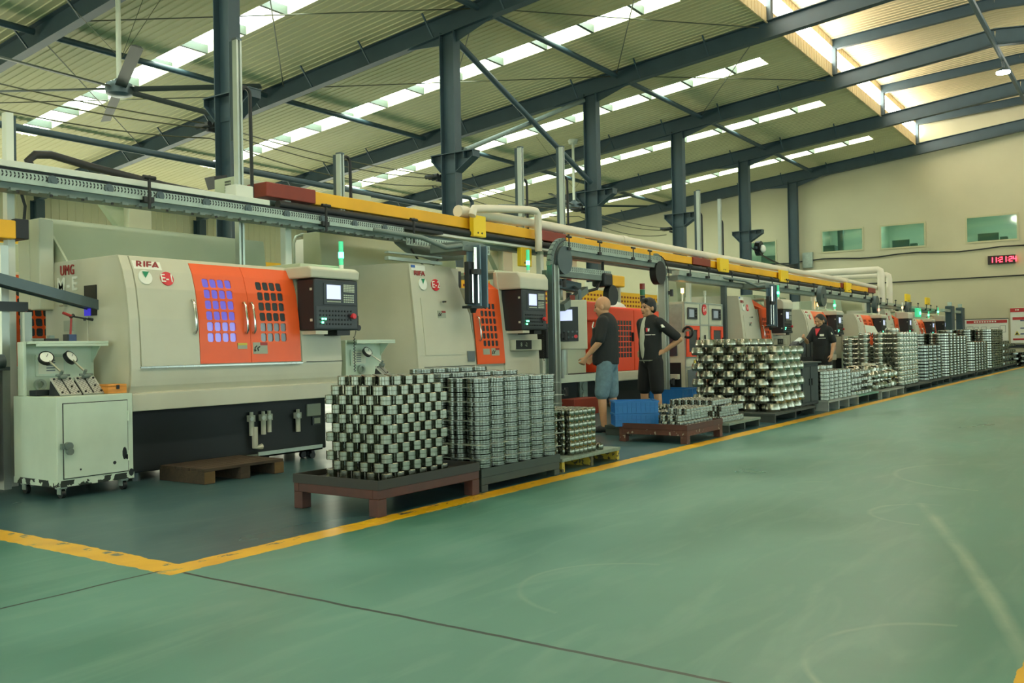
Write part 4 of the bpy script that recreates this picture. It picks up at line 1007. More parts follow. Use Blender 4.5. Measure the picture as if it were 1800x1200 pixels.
# vertical lifts between the second lathe and the test cabinet
def lift(x, y, z, side, label, wheel='alu_dark'):
    t = thing('part_lift', label, 'lift', (x, y, 0))
    w = .07
    MB().box(x-w, y-.06, 0, x-w+.03, y+.06, z-.2).box(x+w-.03, y-.06, 0, x+w, y+.06, z-.2).box(x-w+.03, y-.02, 0, x+w-.03, y+.04, z-.2).build('rail', 'alu', t, world=True)
    MB().box(x-w*side*1.4-.012, y-.05, .1, x-w*side*1.4+.012, y+.03, z-.2).build('chain_guide', 'alu_dark', t, world=True)
    a = []
    for q in range(9):
        th = PI/2*q/8; a.append((x-side*.06+side*(.36-.36*math.cos(th)), y, z-.22+.36*math.sin(th)))
    m = MB()
    for p, q in zip(a, a[1:]): m.bar(p, q, .14, .06, (0, 1, 0))
    m.build('curved_head', 'galv_dark', t, world=True)
    m = MB()
    for p, q in zip(a, a[1:]): m.bar(Vector(p)+Vector((-side*.03, -.075, .02)), Vector(q)+Vector((-side*.02, -.075, .03)), .01, .012, (0, 1, 0))
    m.build('chain_links', 'cable', t, world=True)
    MB().cyl((x+side*.22, y-.07, z-.12), (x+side*.22, y+.05, z-.12), .2, n=24).build('wheel', wheel, t, world=True, smooth=40)
    for zz in (z-.45, z-1.2, z-2.0): MB().box(x+w, y-.08, zz-.03, x+w+.08, y-.03, zz+.03).cyl((x+w+.1, y-.08, zz-.06), (x+w+.1, y-.08, zz+.06), .03, n=8).build('clamp', 'cable', t, world=True)
    return t
lift(10.98, 6.9, 2.42, 1, 'tall aluminium part lift with round wheel right of second lathe')
lift(14.55, 6.9, 2.42, -1, 'tall aluminium part lift with black wheel behind the dark haired man', 'black')
t = thing('chain_conveyor', 'overhead chain conveyor joining the two part lifts above the men', 'conveyor', (11.2, 6.9, 2.45))
m = MB(); perforated(m, 11.2, 14.4, 2.5, 2.58, 6.86, .06); m.build('chain_strip', ['galv', 'base_dark'], t, world=True)
MB().box(11.2, 6.84, 2.46, 14.4, 6.96, 2.5).build('front_lip', 'galv', t, world=True); MB().box(11.2, 6.86, 2.38, 14.4, 7.0, 2.46).build('underside', 'galv_dark', t, world=True)
for x in (11.3, 12.2, 13.3, 13.9): MB().box(x-.04, 6.81, 2.45, x+.04, 6.86, 2.49).cyl((x, 6.82, 2.46), (x, 6.82, 2.64), .01, n=6).cyl((x-.06, 6.82, 2.64), (x+.06, 6.82, 2.64), .016, n=8).build('clamp', 'cable', t, world=True)
t = thing('chain_conveyor', 'lower short chain conveyor ending at the small yellow motor', 'conveyor', (11.0, 6.95, 2.15))
m = MB(); perforated(m, 11.0, 12.8, 2.16, 2.24, 6.96, .06); m.build('chain_strip', ['galv', 'base_dark'], t, world=True); MB().box(11.0, 6.96, 2.08, 12.8, 7.1, 2.16).build('underside', 'galv_dark', t, world=True)
t = thing('gear_motor', 'small yellow gear motor with black disc, above the orange doors', 'motor', (12.95, 7.0, 1.5))
MB().box(12.75, 6.9, 2.0, 13.15, 7.15, 2.18).build('gearbox', 'yellow_beam', t, world=True, bevel=.02); MB().box(12.5, 6.9, 1.99, 12.75, 7.15, 2.2).build('motor', 'black', t, world=True, bevel=.03)
MB().cyl((12.75, 6.9, 1.86), (12.75, 7.0, 1.86), .16, n=20).build('wheel', 'black', t, world=True, smooth=40)
m = MB()
for q in range(3): m.box(14.85+q*.13, 8.05, 1.6, 14.9+q*.13, 8.12, 2.3)
m.build('guide_rods', 'alu', t, world=True)
t = thing('swing_arm', 'blue-grey bent swing arm with curved hose left of the pendant', 'arm', (11.5, 7.2, 1.2))
MB().bar((10.95, 7.1, 2.02), (12.0, 7.1, 1.95), .12, .14).build('boom', 'frame_steel', t, world=True); MB().bar((12.05, 7.0, 1.92), (11.2, 6.9, 1.62), .09, .1).build('forearm', 'galv_dark', t, world=True)
MB().tube([(12.6, 7.0, 2.45), (12.6, 7.0, 2.2), (12.4, 7.0, 1.95), (12.0, 7.0, 1.88)], .025, 7).build('hose', 'cable', t, world=True, smooth=60)
m = MB()
for q in range(3): m.box(11.3+q*.1, 7.1, .6, 11.36+q*.1, 7.16, 1.98)
m.build('column', 'alu', t, world=True)
MB().box(10.98, 7.05, .9, 11.25, 7.3, 1.4).build('motor_block', 'black', t, world=True, bevel=.02)
# gripper arms hanging in front of the one-door lathes
def gripper(x, y, z0, z1, label, s=1.0):
    t = thing('loader_gripper', label, 'gripper arm', (x, y, z0)); lean = -.09
    def P(u, v, w): return (x+u*s, y+w, z0+v)
    h = z1-z0
    MB().prism([P(.0, .02, 0), P(.2, 0, 0), P(.2, h, 0), P(.0, h, 0)], (0, .03, 0)).prism([P(.18, 0, 0), P(.2, 0, 0), P(.2, h, 0), P(.18, h, 0)], (0, -.11, 0)).prism([P(.06, 0, 0), P(.08, 0, 0), P(.08, h, 0), P(.06, h, 0)], (0, -.12, 0)).build('slide_plate', 'slide_blue', t, world=True, bevel=.004)
    MB().box(x-.08*s, y-.08, z0+.05*h, x+.02*s, y-.01, z0+.72*h).build('cylinder_block', 'base_dark', t, world=True, bevel=.006)
    MB().cyl(P(-.04, .05, -.1), P(-.04, h*.55, -.1), .009, n=8).cyl(P(.05, .05, -.1), P(.05, h*.55, -.1), .009, n=8).cyl(P(0, h*.55, -.1), P(0, h*.95, -.1), .028, n=10).build('guide_rods', 'chrome', t, world=True, smooth=40)
    MB().cyl(P(.0, h*.52, -.1), P(.0, h*.6, -.1), .075, n=16).build('piston_flange', 'black', t, world=True, smooth=40); MB().obox(P(.0, 0, -.06), (.2*s, .14, .03)).cyl(P(0, -.07, -.06), P(0, 0, -.06), .03, .05, n=10).build('gripper_head', 'black', t, world=True, smooth=40)
    MB().box(x-.1*s, y-.02, z1-.08, x+.24*s, y+.5, z1+.04).build('carriage', 'galv_dark', t, world=True, bevel=.01)
    MB().tube([P(-.02, h, 0), P(-.3, h-.06, .05), P(-.5, h+.05, .2), P(-.9, h+.12, .5)], .03, 7).build('air_hose', 'galv_dark', t, world=True, smooth=60)
gripper(8.86, 6.78, 1.56, 2.32, 'blue-grey loader gripper hanging over the E-2 lathe mouth', 1.25)
gripper(19.55, 6.8, 1.42, 2.34, 'blue-grey loader gripper hanging over the E-5 lathe mouth', 1.6)
MB_ = MB(); MB_.box(8.0, 7.3, 2.12, 9.0, 7.36, 2.16).box(8.0, 7.3, 2.2, 9.0, 7.36, 2.22)
tag(MB_.build('guide_rail', 'galv'), 'short pale guide rails behind the gripper on second lathe', 'rail')
t = thing('air_duct', 'grey flexible duct sagging under the conveyor above second lathe', 'duct', (9.2, 7.6, 2.3))
MB().tube([(8.5, 7.6, 2.42), (8.7, 7.6, 2.36), (9.2, 7.6, 2.3), (9.75, 7.6, 2.32)], [.06, .09, .1, .07], 12).build('duct', 'galv_dark', t, world=True, smooth=50)
MB().tube([(8.65, 7.55, 2.36), (8.75, 7.5, 2.2), (8.95, 7.5, 2.06)], .012, 6).tube([(9.2, 7.5, 2.25), (9.05, 7.5, 2.12), (8.98, 7.5, 2.07)], .012, 6).build('cables', 'cable', t, world=True)
# conveyors farther down the row
for i, (x0, x1, z, lab) in enumerate(((16.0, 21.7, 2.38, 'overhead conveyor frame above the two-door test cabinet'), (21.75, 31, 2.4, 'overhead conveyor frame above the woman worker'), (31.2, 41.5, 2.28, 'last overhead conveyor, past the end of the yellow beam'))):
    t = thing('chain_conveyor', lab, 'conveyor', (x0, 7.3, z))
    MB().box(x0, 7.25, z, x1, 7.4, z+.09).build('rail', 'galv', t, world=True); MB().box(x0, 7.28, z-.09, x1, 7.5, z).build('underside', 'galv_dark', t, world=True)
    q = x0+.4; k = 0
    while q < x1:
        MB().box(q-.06, 7.2, z+.0, q+.06, 7.26, z+.05).cyl((q, 7.2, z), (q, 7.2, z+.2), .012, n=6).cyl((q-.08, 7.2, z+.2), (q+.08, 7.2, z+.2), .02, n=8).build('clamp', 'cable', t, world=True); q += .9+.35*(k % 3); k += 1
    for q in ((18.44, 21.5), (21.8, 30.6), (31.35, 34.65))[i]: MB().box(q-.05, 7.3, 0, q+.05, 7.4, z).build('post', 'alu_dark', t, world=True)
for i, (x, z, lab) in enumerate(((24.9, 2.3, 'dark round pulley behind the fourth white post'), (30.8, 2.25, 'dark round pulley at the end of the yellow beam'), (35.6, 2.2, 'dark round pulley among the farthest lathes'))):
    tag(MB().cyl((x, 7.12, z), (x, 7.24, z), .28, n=20).cyl((x, 7.1, z), (x, 7.26, z), .06, n=10).build('pulley', 'alu_dark', smooth=40), lab, 'pulley')
for i, (x, lab) in enumerate(((39.2, 'tall dark lift head, left of the last two by the boards'), (41.6, 'tall dark lift head, rightmost, beside the notice boards'))):
    t = thing('part_lift', lab, 'lift', (x, 6.35, 0)); MB().box(x-.3, 6.25, 0, x+.3, 6.5, 2.4).build('housing', 'frame_steel', t, world=True, bevel=.03); MB().box(x-1.6, 6.3, 2.15, x-.3, 6.45, 2.25).build('arm', 'galv', t, world=True)
    MB().cyl((x, 6.38, 2.4), (x, 6.38, 2.55), .08).build('cap', 'galv', t, world=True)
t = thing('lift_signal', 'green glowing signal block on the far conveyor', 'signal light', (36.9, 7.1, 1.95)); MB().box(36.8, 7.05, 1.95, 37.3, 7.2, 2.3).build('lens', 'lamp_green_dim', t, world=True, bevel=.04); MB().cyl((37.05, 7.04, 2.1), (37.05, 7.03, 2.1), .06).build('lit_spot', 'lamp_green', t, world=True)
# second row: yellow trunk, gantry columns, white boxes
t = thing('yellow_guard', 'long yellow perforated guard running behind the machine row', 'guard', (2, 10.5, 1.95))
m = MB(); m.cur = 0; m.box(2, 11.3, 2.03, 26, 11.5, 2.47); m.cur = 1
for i in range(150):
    for r in range(3): m.box(2.1+i*.16, 11.295, 2.1+r*.11, 2.18+i*.16, 11.3, 2.15+r*.11)
m.build('panel', ['yellow', 'red_cover'], t, world=True); MB().box(2, 11.25, 1.98, 26, 11.5, 2.03).build('base_rail', 'red_cover', t, world=True)
MB().box(2, 11.35, 1.7, 9, 11.45, 1.92).build('lower_panel', 'yellow_beam', t, world=True)
for x in (2.5, 9.8, 16.0, 22.0): MB().box(x-.06, 11.36, 0, x+.06, 11.46, 2.0).build('post', 'alu_dark', t, world=True)
GL = ['beige gantry column with gusset rising behind the nearest lathe', 'beige gantry column half hidden behind the second lathe guard', 'beige gantry column behind the yellow sign box past second lathe', 'beige gantry column behind the two part lifts']
for i, (x, z) in enumerate(((5.95, 2.75), (9.3, 2.85), (13.0, 2.75), (15.2, 2.75))):
    t = thing('gantry_column', GL[i], 'column', (x, 9.2, 0), 0, 'beige gantry columns')
    MB().box(x-.12, 9.1, 0, x+.16, 9.4, z).build('shaft', 'beige_pale', t, world=True, bevel=.01); MB().box(x-.3, 9.05, z, x+.3, 9.45, z+.06).build('head', 'greenish_beige', t, world=True)
    MB().prism([(x-.12, 9.2, z-.02), (x-.4, 9.2, z-.02), (x-.12, 9.2, z-.36)], (0, .1, 0)).build('gusset', 'greenish_beige', t, world=True)
for i, (x, z, lab) in enumerate(((9.07, 2.28, 'white control box with black screen left of the green lamp'), (20.8, 2.12, 'white control box with black screen above the test cabinet'), (33.4, 2.15, 'far white control box with dark screen above the woman worker'))):
    w = .17+.11*i; t = thing('control_box', lab, 'control box', (x, 9.6, z), 0, 'white second-row control boxes'); MB().box(x-w, 9.6, z, x+w, 9.9, z+.36+.1*i).build('case', 'white', t, world=True, bevel=.01)
    MB().box(x-w*.6, 9.593, z+.14, x+w*.3, 9.6, z+.3+.06*i).build('screen', 'black', t, world=True); MB().box(x-.02, 9.65, 0, x+.04, 9.75, z).build('stand', 'alu_dark', t, world=True)
    MB().cyl((x-w*.6, 9.6, z+.1), (x-w*.6, 9.59, z+.1), .02, n=10).build('knob', 'grey_plate', t, world=True)
m = MB().tube([(8.08, 9.0, 1.9), (8.08, 9.0, 2.45), (8.12, 9.0, 2.54), (8.22, 9.0, 2.58), (9.4, 9.0, 2.64), (10.4, 9.0, 2.68)], .02, 7); tag(m.build('conduit', 'galv', smooth=50), 'thin bent metal conduit behind the green lamp of nearest lathe', 'conduit')
t = thing('floodlight', 'small dark floodlight on the nearest hall column', 'floodlight', (10.1, 13.0, 3.9)); MB().prism([(9.95, 12.95, 3.86), (10.2, 12.95, 3.98), (10.15, 12.95, 4.12), (9.88, 12.95, 4.06)], (0, .25, 0)).build('head', 'black', t, world=True); MB().box(10.15, 13.0, 3.98, 10.34, 13.05, 4.02).build('arm', 'frame_steel', t, world=True)
t = thing('cable_bundle', 'sagging bundle of black cables between fifth and sixth columns', 'cable', (38.5, 13.1, 4.6))
for q in range(5): MB().tube(sag((35.9, 13.0+.05*q, 4.85+.05*q), (41.9, 13.1, 4.45+.06*q), .12+.05*q), .02, 5).build('cable', 'cable', t, world=True)
t = thing('cable_reel', 'round cable reel with white core beside the fifth column bracket', 'cable reel', (36.6, 13.0, 4.9)); MB().cyl((36.5, 12.9, 4.95), (36.5, 13.1, 4.95), .3, n=18).build('reel', 'cable', t, world=True, smooth=40); MB().sphere((36.45, 12.82, 4.92), (.22, .1, .16)).build('core', 'white', t, world=True, smooth=60); MB().box(36.0, 12.95, 4.9, 36.4, 13.05, 5.0).build('arm', 'frame_steel', t, world=True)
t = thing('junction_box', 'pale junction box on the end wall right of the sixth column', 'box', (XW-.1, 12.6, 4.5)); MB().box(XW-.15, 12.55, 4.5, XW, 13.0, 5.2).build('case', 'galv', t, world=True); MB().box(XW-.2, 12.5, 4.0, XW, 12.85, 4.35).build('lower_case', 'galv_dark', t, world=True)
# end wall conduits, clock and boards
m = MB().tube([(XW-.05, y, 4.82+.05*math.sin(y*1.7)) for y in [14.5-i*.8 for i in range(24)]], .03, 6); tag(m.build('conduit', 'cable', smooth=50), 'upper dark cable run along the end wall under the windows', 'conduit')
m = MB().cyl((XW-.05, 11.5, 3.63), (XW-.05, -4, 3.66), .03, n=6); tag(m.build('conduit', 'cable'), 'lower straight dark cable run along the end wall', 'conduit')
t = thing('digital_clock', 'wall clock with red digits reading 11:21:24 on the end wall', 'clock', (XW-.1, 4.9, 4.32))
MB().box(XW-.12, 4.4, 4.15, XW, 5.4, 4.5).build('case', 'clock_case', t, world=True, bevel=.01)
SEG = {'1': 'bc', '2': 'abged', '4': 'fgbc'}
def seg(mb, ch, y, z, w, h):
    th = .032; X0 = XW-.13
    R = {'a': (0, h, w, h), 'd': (0, 0, w, 0), 'g': (0, h/2, w, h/2), 'f': (0, h/2, 0, h), 'e': (0, 0, 0, h/2), 'b': (w, h/2, w, h), 'c': (w, 0, w, h/2)}
    for s in SEG[ch]:
        a, b_, c, d = R[s]; mb.box(X0, y-max(a, c)-th/2, z+min(b_, d)-th/2, X0+.01, y-min(a, c)+th/2, z+max(b_, d)+th/2)
m = MB(); y = 5.31
for ch in '11:21:24':
    if ch == ':': m.box(XW-.13, y-.035, 4.27, XW-.12, y-.005, 4.3).box(XW-.13, y-.035, 4.36, XW-.12, y-.005, 4.39); y -= .075
    else: seg(m, ch, y, 4.235, .085, .185); y -= .14
m.build('digits', 'clock_led', t, world=True)
t = thing('notice_board', 'long low notice board with red title strip on the end wall', 'notice board', (XW-.05, 5.6, 1.0))
MB().box(XW-.06, 4.72, .75, XW, 6.7, 1.9).build('panel', 'board_white', t, world=True); MB().box(XW-.07, 4.75, 1.74, XW-.06, 6.25, 1.86).build('title_strip', 'board_red', t, world=True)
m = MB()
for q in range(9): m.box(XW-.075, 5.15+q*.095, 1.77, XW-.07, 5.21+q*.095, 1.83)
m.build('title_marks', 'board_white', t, world=True)
m = MB()
for (ya, yb, za, zb2) in ((4.8, 5.0, 1.35, 1.62), (5.05, 5.35, 1.42, 1.55), (5.5, 5.7, 1.38, 1.58), (5.8, 5.95, 1.38, 1.58), (6.0, 6.25, 1.38, 1.6), (6.3, 6.6, 1.4, 1.6)):
    for a, b_, c, d in ((ya, yb, za, za+.02), (ya, yb, zb2, zb2+.02), (ya, ya+.02, za, zb2), (yb, yb+.02, za, zb2)): m.box(XW-.065, a, c, XW-.06, b_, d)
m.build('chart_lines', 'board_line', t, world=True); MB().box(XW-.07, 4.7, 1.9, XW, 6.7, 1.93).build('top_rail', 'cable', t, world=True)
t = thing('notice_board', 'tall notice board with red header and yellow warning triangle at right edge', 'notice board', (XW-.05, 4.0, 1.0))
MB().box(XW-.06, 3.0, .9, XW, 4.63, 2.33).build('panel', 'board_white', t, world=True); MB().box(XW-.07, 3.0, 2.16, XW-.06, 4.63, 2.32).build('title_strip', 'board_red', t, world=True); MB().box(XW-.07, 3.0, 1.84, XW-.06, 4.55, 1.95).build('section_strip', 'board_red', t, world=True); MB().box(XW-.07, 3.0, 1.02, XW-.06, 4.55, 1.09).build('section_strip', 'board_red', t, world=True)
m = MB()
for q in range(3): m.box(XW-.075, 4.42-q*.05, 2.22, XW-.07, 4.45-q*.05, 2.27)
for q in range(4): m.box(XW-.075, 3.5+q*.16, 2.22, XW-.07, 3.58+q*.16, 2.27)
m.build('title_marks', 'board_white', t, world=True)
m = MB()
for z in (1.79, 1.48, 1.25): m.box(XW-.07, 3.0, z, XW-.06, 4.28, z+.04)
m.build('text_lines', 'board_blue', t, world=True)
MB().prism([(XW-.07, 4.5, 1.22), (XW-.07, 4.3, 1.22), (XW-.07, 4.4, 1.4)], (.01, 0, 0)).build('warning_triangle', 'warn_yellow', t, world=True); MB().prism([(XW-.075, 4.46, 1.245), (XW-.075, 4.34, 1.245), (XW-.075, 4.4, 1.35)], (.004, 0, 0)).build('triangle_symbol', 'black', t, world=True)
tag(MB().box(XW-.05, -6, .72, XW, 4.9, .84).build('wall_rail', 'base_dark'), 'dark rail along the end wall below the notice boards', 'rail')

t = thing('gantry_post', 'pale square post with dark edge at the far left edge of the picture', 'post', (3.83, 7.66, 0)); MB().box(3.8, 7.63, 0, 3.86, 7.7, 3.06).build('post', 'white_post', t, world=True); MB().box(3.86, 7.64, 2.6, 3.885, 7.72, 3.04).build('dark_edge', 'frame_steel', t, world=True)
MB().tube([(3.9, 7.6, 2.4), (3.93, 7.6, 2.3), (3.92, 7.6, 2.19)], .012, 6).build('cable', 'cable', t, world=True)
# ------------------------------------------------------------------ tables, pallets
def steel_table(x0, y0, x1, y1, h, label, mtop, mleg, cat='table', deck='table_rim', tray=True):
    t = thing('steel_table', label, cat, ((x0+x1)/2, (y0+y1)/2, 0))
    MB().box(x0+.01, y0+.01, h-.055, x1-.01, y1-.01, h-.04).build('deck', deck, t, world=True)
    m = MB().box(x0, y0, h-.06, x1, y0+.012, h).box(x0, y1-.012, h-.06, x1, y1, h).box(x0, y0+.012, h-.06, x0+.012, y1-.012, h).box(x1-.012, y0+.012, h-.06, x1, y1-.012, h); m.build('rim', mtop, t, world=True)
    m = MB().box(x0+.004, y0+.004, h-.12, x1-.004, y0+.05, h-.06).box(x0+.004, y1-.05, h-.12, x1-.004, y1-.004, h-.06).box(x0+.004, y0+.05, h-.12, x0+.05, y1-.05, h-.06).box(x1-.05, y0+.05, h-.12, x1-.004, y1-.05, h-.06)
    m.build('apron', mleg, t, world=True, bevel=.004)
    for x in (x0+.004, x1-.084):
        for y in (y0+.004, y1-.084): MB().box(x, y, 0, x+.08, y+.08, h-.12).build('leg', mleg, t, world=True, bevel=.004)
    return t
def pallet(x0, y0, x1, y1, h, label, m, nblock=3, top=None):
    t = thing('pallet', label, 'pallet', ((x0+x1)/2, (y0+y1)/2, 0))
    MB().box(x0, y0, h-.03, x1, y1, h).build('deck', top or m, t, world=True, bevel=.003)
    w = (x1-x0)
    for k in range(nblock):
        x = x0+.01+k*(w-.06)/(nblock-1); MB().box(x, y0+.01, 0, x+.04, y1-.01, h-.03).build('runner', m, t, world=True)
    return t
# ------------------------------------------------------------------ machined steel workpieces
def ring_mesh(name, prof, m, n=26, sharp=35): return MB().lathe(prof, n=n, closed=True).mesh(name, m, smooth=sharp)
RING = ring_mesh('bearing_ring', [(.026, 0), (.035, 0), (.038, .004), (.038, .029), (.036, .0305), (.036, .033), (.038, .0345), (.038, .059), (.035, .063), (.026, .063)], 'ring_steel')
DISC = ring_mesh('flat_ring', [(.055, 0), (.084, 0), (.09, .003), (.09, .015), (.0875, .0165), (.0875, .0185), (.09, .02), (.09, .031), (.085, .034), (.055, .034)], 'disc_steel', 30)
SMALL = ring_mesh('bushing', [(.02, 0), (.029, 0), (.033, .006), (.035, .022), (.0355, .03), (.035, .038), (.033, .05), (.029, .056), (.02, .056)], 'ring_steel', 22)
COLL = ring_mesh('collar', [(.024, 0), (.034, 0), (.037, .004), (.037, .03), (.034, .033), (.034, .037), (.037, .04), (.037, .062), (.034, .066), (.024, .066)], 'collar_steel', 22)
CONE = ring_mesh('tapered_hub', [(.055, 0), (.094, 0), (.104, .026), (.107, .034), (.107, .056), (.09, .109), (.086, .112), (.055, .112)], 'cone_steel', 30, 20)
DISC2 = ring_mesh('flange_disc', [(.07, 0), (.112, 0), (.12, .005), (.12, .05), (.112, .056), (.07, .056)], 'collar_steel', 26)
def put(me, name, label, cat, group, x, y, z, tilt=None, rz=None):
    o = bpy.data.objects.new(name, me); COL.objects.link(o); o.location = (x, y, z)
    o.rotation_euler = tilt or (0, 0, random.random()*6); return tag(o, label, cat, group)
N_PUT = [0]
def block(me, name, label, cat, group, x0, y0, z0, nx, ny, nz, px, py, pz, stagger=True, deep=2, topfull=True, skip=None, jit=.003):
    for k in range(nz):
        off = .5 if (stagger and k % 2) else 0
        for i in range(nx-(1 if off else 0)):
            for j in range(ny-(1 if off else 0)):
                if not (i < deep or j < deep or (topfull and k >= nz-1)): continue
                if skip and skip(i, j, k): continue
                put(me, name, label, cat, group, x0+(i+off)*px+random.uniform(-jit, jit), y0+(j+off)*py+random.uniform(-jit, jit), z0+k*pz); N_PUT[0] += 1
# stack 1: brown table
steel_table(4.25, 4.0, 5.32, 4.78, .232, 'dark brown steel tray table nearest the camera under the checkered ring stack', 'table_rim', 'table_brown')
T1 = .192
l1 = 'small grooved steel ring in the tall checkered block on the nearest brown table'
def checker(me, name, label, cat, group, x0, y0, z0, nx, ny, nz, c, h, inner=2, top=None, jit=.002, cy=None):
    """diagonal packing: every layer fills the squares the layer below leaves free"""
    for k in range(nz):
        for i in range(nx):
            for j in range(ny):
                if (i+j+k) % 2: continue
                if top and k >= nz-1 and not top(i, j): continue
                if not (i < inner or j < inner or k >= nz-1): continue
                put(me, name, label, cat, group, x0+i*c+random.uniform(-jit, jit), y0+j*(cy or c)+random.uniform(-jit, jit), z0+k*h); N_PUT[0] += 1
checker(RING, 'bearing_ring', l1, 'ring', 'rings on the nearest brown table', 4.46, 4.115, T1-.005, 11, 9, 11, .058, .0633, inner=3, top=lambda i, j: i > 0 and j > 0 and i < 10, cy=.0635)
tag(MB().box(4.3, 4.62, .193, 4.45, 4.72, .196).build('paper_sheet', 'paper'), 'scrap of white paper on the nearest brown table corner', 'paper')
# stack 2: flat rings on a dark green table, plastic sheets between layers
steel_table(5.38, 4.03, 6.47, 4.85, .17, 'dark green steel table under the tall columns of flat rings', 'table_green', 'table_green')
l2 = 'large flat steel ring in the tall strapped columns on the dark green table'
for i in range(6):
    for j in range(4):
        n = 20 + (1 if j > 1 else 0) + (1 if j == 3 and i < 5 else 0)
        for k in range(n):
            if i > 0 and j > 0 and k < 18: continue
            if i > 0 and j > 1 and k < 19: continue
            put(DISC, 'flat_ring', l2, 'ring', 'flat rings on the dark green table', 5.5+i*.181+random.uniform(-.003, .003), 4.135+j*.187+random.uniform(-.003, .003), .131+k*.0352)
for q, k in enumerate((3, 6, 9, 11, 13, 15, 18)):
    z = .131+k*.0352-.0012
    tag(MB().box(5.395-.02*(q % 2), 4.03, z, 6.5+.03*(q % 3), 4.84, z+.0015).build('plastic_sheet', 'sheet_clear'), 'thin clear plastic sheet between layers of the flat ring columns', 'sheet', 'plastic sheets between flat rings')
# stack 3: small bushings on the yellow edged pallet
pallet(6.57, 4.07, 7.6, 4.75, .115, 'low yellow edged pallet with small steel bushings', 'pallet_yellow', 3, 'mesh_sheet')
l3 = 'small shiny steel bushing in the stepped block on the yellow edged pallet'
block(SMALL, 'bushing', l3, 'bushing', 'bushings on the yellow edged pallet', 6.84, 4.15, .115, 6, 7, 7, .0745, .0745, .0565, stagger=False, deep=1)
block(SMALL, 'bushing', l3, 'bushing', 'bushings on the yellow edged pallet', 6.66, 4.35, .115, 2, 4, 6, .1, .1, .0565, stagger=False, deep=2, topfull=True, jit=.008, skip=lambda i, j, k: i == 0 and k > 3)
block(SMALL, 'bushing', l3, 'bushing', 'bushings on the yellow edged pallet', 6.76, 4.45, .115+6*.0565, 1, 3, 1, .1, .1, .057, deep=2)
for (x, y) in ((7.4, 4.2), (7.38, 4.3), (7.33, 4.14)): put(SMALL, 'bushing', 'loose steel bushing standing apart at the right end of the yellow pallet', 'bushing', 'loose bushings on yellow pallet', x, y, .115)
# small pallet behind, beside the bald man
pallet(9.6, 5.0, 11.2, 5.35, .12, 'low dark pallet of shiny bushings at the bald man\'s feet', 'pallet_dark', 3)
block(SMALL, 'bushing', 'small shiny bushing on the low pallet at the bald man\'s feet', 'bushing', 'bushings at the bald man\'s feet', 9.7, 5.06, .12, 14, 3, 3, .105, .1, .0565, deep=1)
# table B with crates
steel_table(9.04, 4.04, 10.03, 4.86, .205, 'worn brown steel table carrying two blue crates', 'table_brown', 'table_worn', deck='pallet_grey')
def crate(x, y, z, label, rz=0, s=1):
    t = thing('plastic_crate', label, 'crate', (x, y, z), rz, 'stacked blue crates'); w, d, h = .56*s, .38*s, .165*s; k = .012
    m = MB().box(-w/2+k/2, -d/2+k/2, .002, w/2-k/2, d/2-k/2, .012)
    for a in (-1, 1):
        m.box(-w/2-k/2, a*d/2-k/2, 0, w/2+k/2, a*d/2+k/2, h).box(a*w/2-k/2, -d/2+k/2, 0, a*w/2+k/2, d/2-k/2, h)
    m.build('shell', 'crate_blue', t)
    m = MB()
    for a in (-1, 1):
        for q in range(9): xx = -w/2+.03+q*(w-.06)/8; m.box(xx-.004, a*(d/2+.006)-.006, .01, xx+.004, a*(d/2+.006)+.006, h-.01)
        for q in range(6): yy = -d/2+.03+q*(d-.06)/5; m.box(a*(w/2+.006)-.006, yy-.004, .01, a*(w/2+.006)+.006, yy+.004, h-.01)
        m.box(-w/2-.012, a*(d/2+.008)-.01, h-.02, w/2+.012, a*(d/2+.008)+.01, h).box(a*(w/2+.008)-.01, -d/2, h-.02, a*(w/2+.008)+.01, d/2, h)
        m.box(-w/2-.008, a*(d/2+.006)-.007, h*.5, w/2+.008, a*(d/2+.006)+.007, h*.56)
    m.build('ribs', 'crate_blue', t); return t
ca = -.93
crate(9.27, 4.78, .165, 'lower blue plastic crate on the worn brown table', ca, .84); crate(9.27, 4.78, .306, 'upper blue plastic crate stacked on the lower one', ca, .84)
crate(14.9, 6.9, .05, 'blue plastic crate on the floor behind the dark haired man', .1, 1.5)
block(COLL, 'collar', 'small banded steel collar on the worn brown table beside the blue crates', 'collar', 'collars on the worn brown table', 9.1, 4.14, .165, 10, 4, 3, .086, .09, .067, stagger=True, deep=1, skip=lambda i, j, k: i < 5 and j > 2 or (k == 2 and i < 2))
block(COLL, 'collar', 'small banded steel collar on the worn brown table beside the blue crates', 'collar', 'collars on the worn brown table', 9.62, 4.5, .165, 5, 4, 2, .086, .09, .067, stagger=True, deep=1)
pallet(10.42, 4.12, 11.5, 5.05, .115, 'dark pallet with mesh sheet under the wide low block of collars', 'pallet_dark', 3, 'mesh_sheet')
block(COLL, 'collar', 'small banded steel collar in the wide block right of the brown table', 'collar', 'collars on the dark mesh pallet', 10.5, 4.24, .115, 8, 9, 4, .087, .088, .0665, stagger=True, deep=1, skip=lambda i, j, k: k == 3 and j < 1)
# tapered hubs
pallet(12.0, 4.1, 13.8, 5.5, .12, 'long dark pallet under the tall stack of tapered hubs', 'pallet_dark', 3)
l4 = 'large shiny tapered steel hub in the open checkered stack'
checker(CONE, 'tapered_hub', l4, 'hub', 'tapered hubs in the checkered stack', 12.35, 4.25, .12, 8, 8, 9, .152, .112, inner=2, top=lambda i, j: 2 < j, jit=.004)
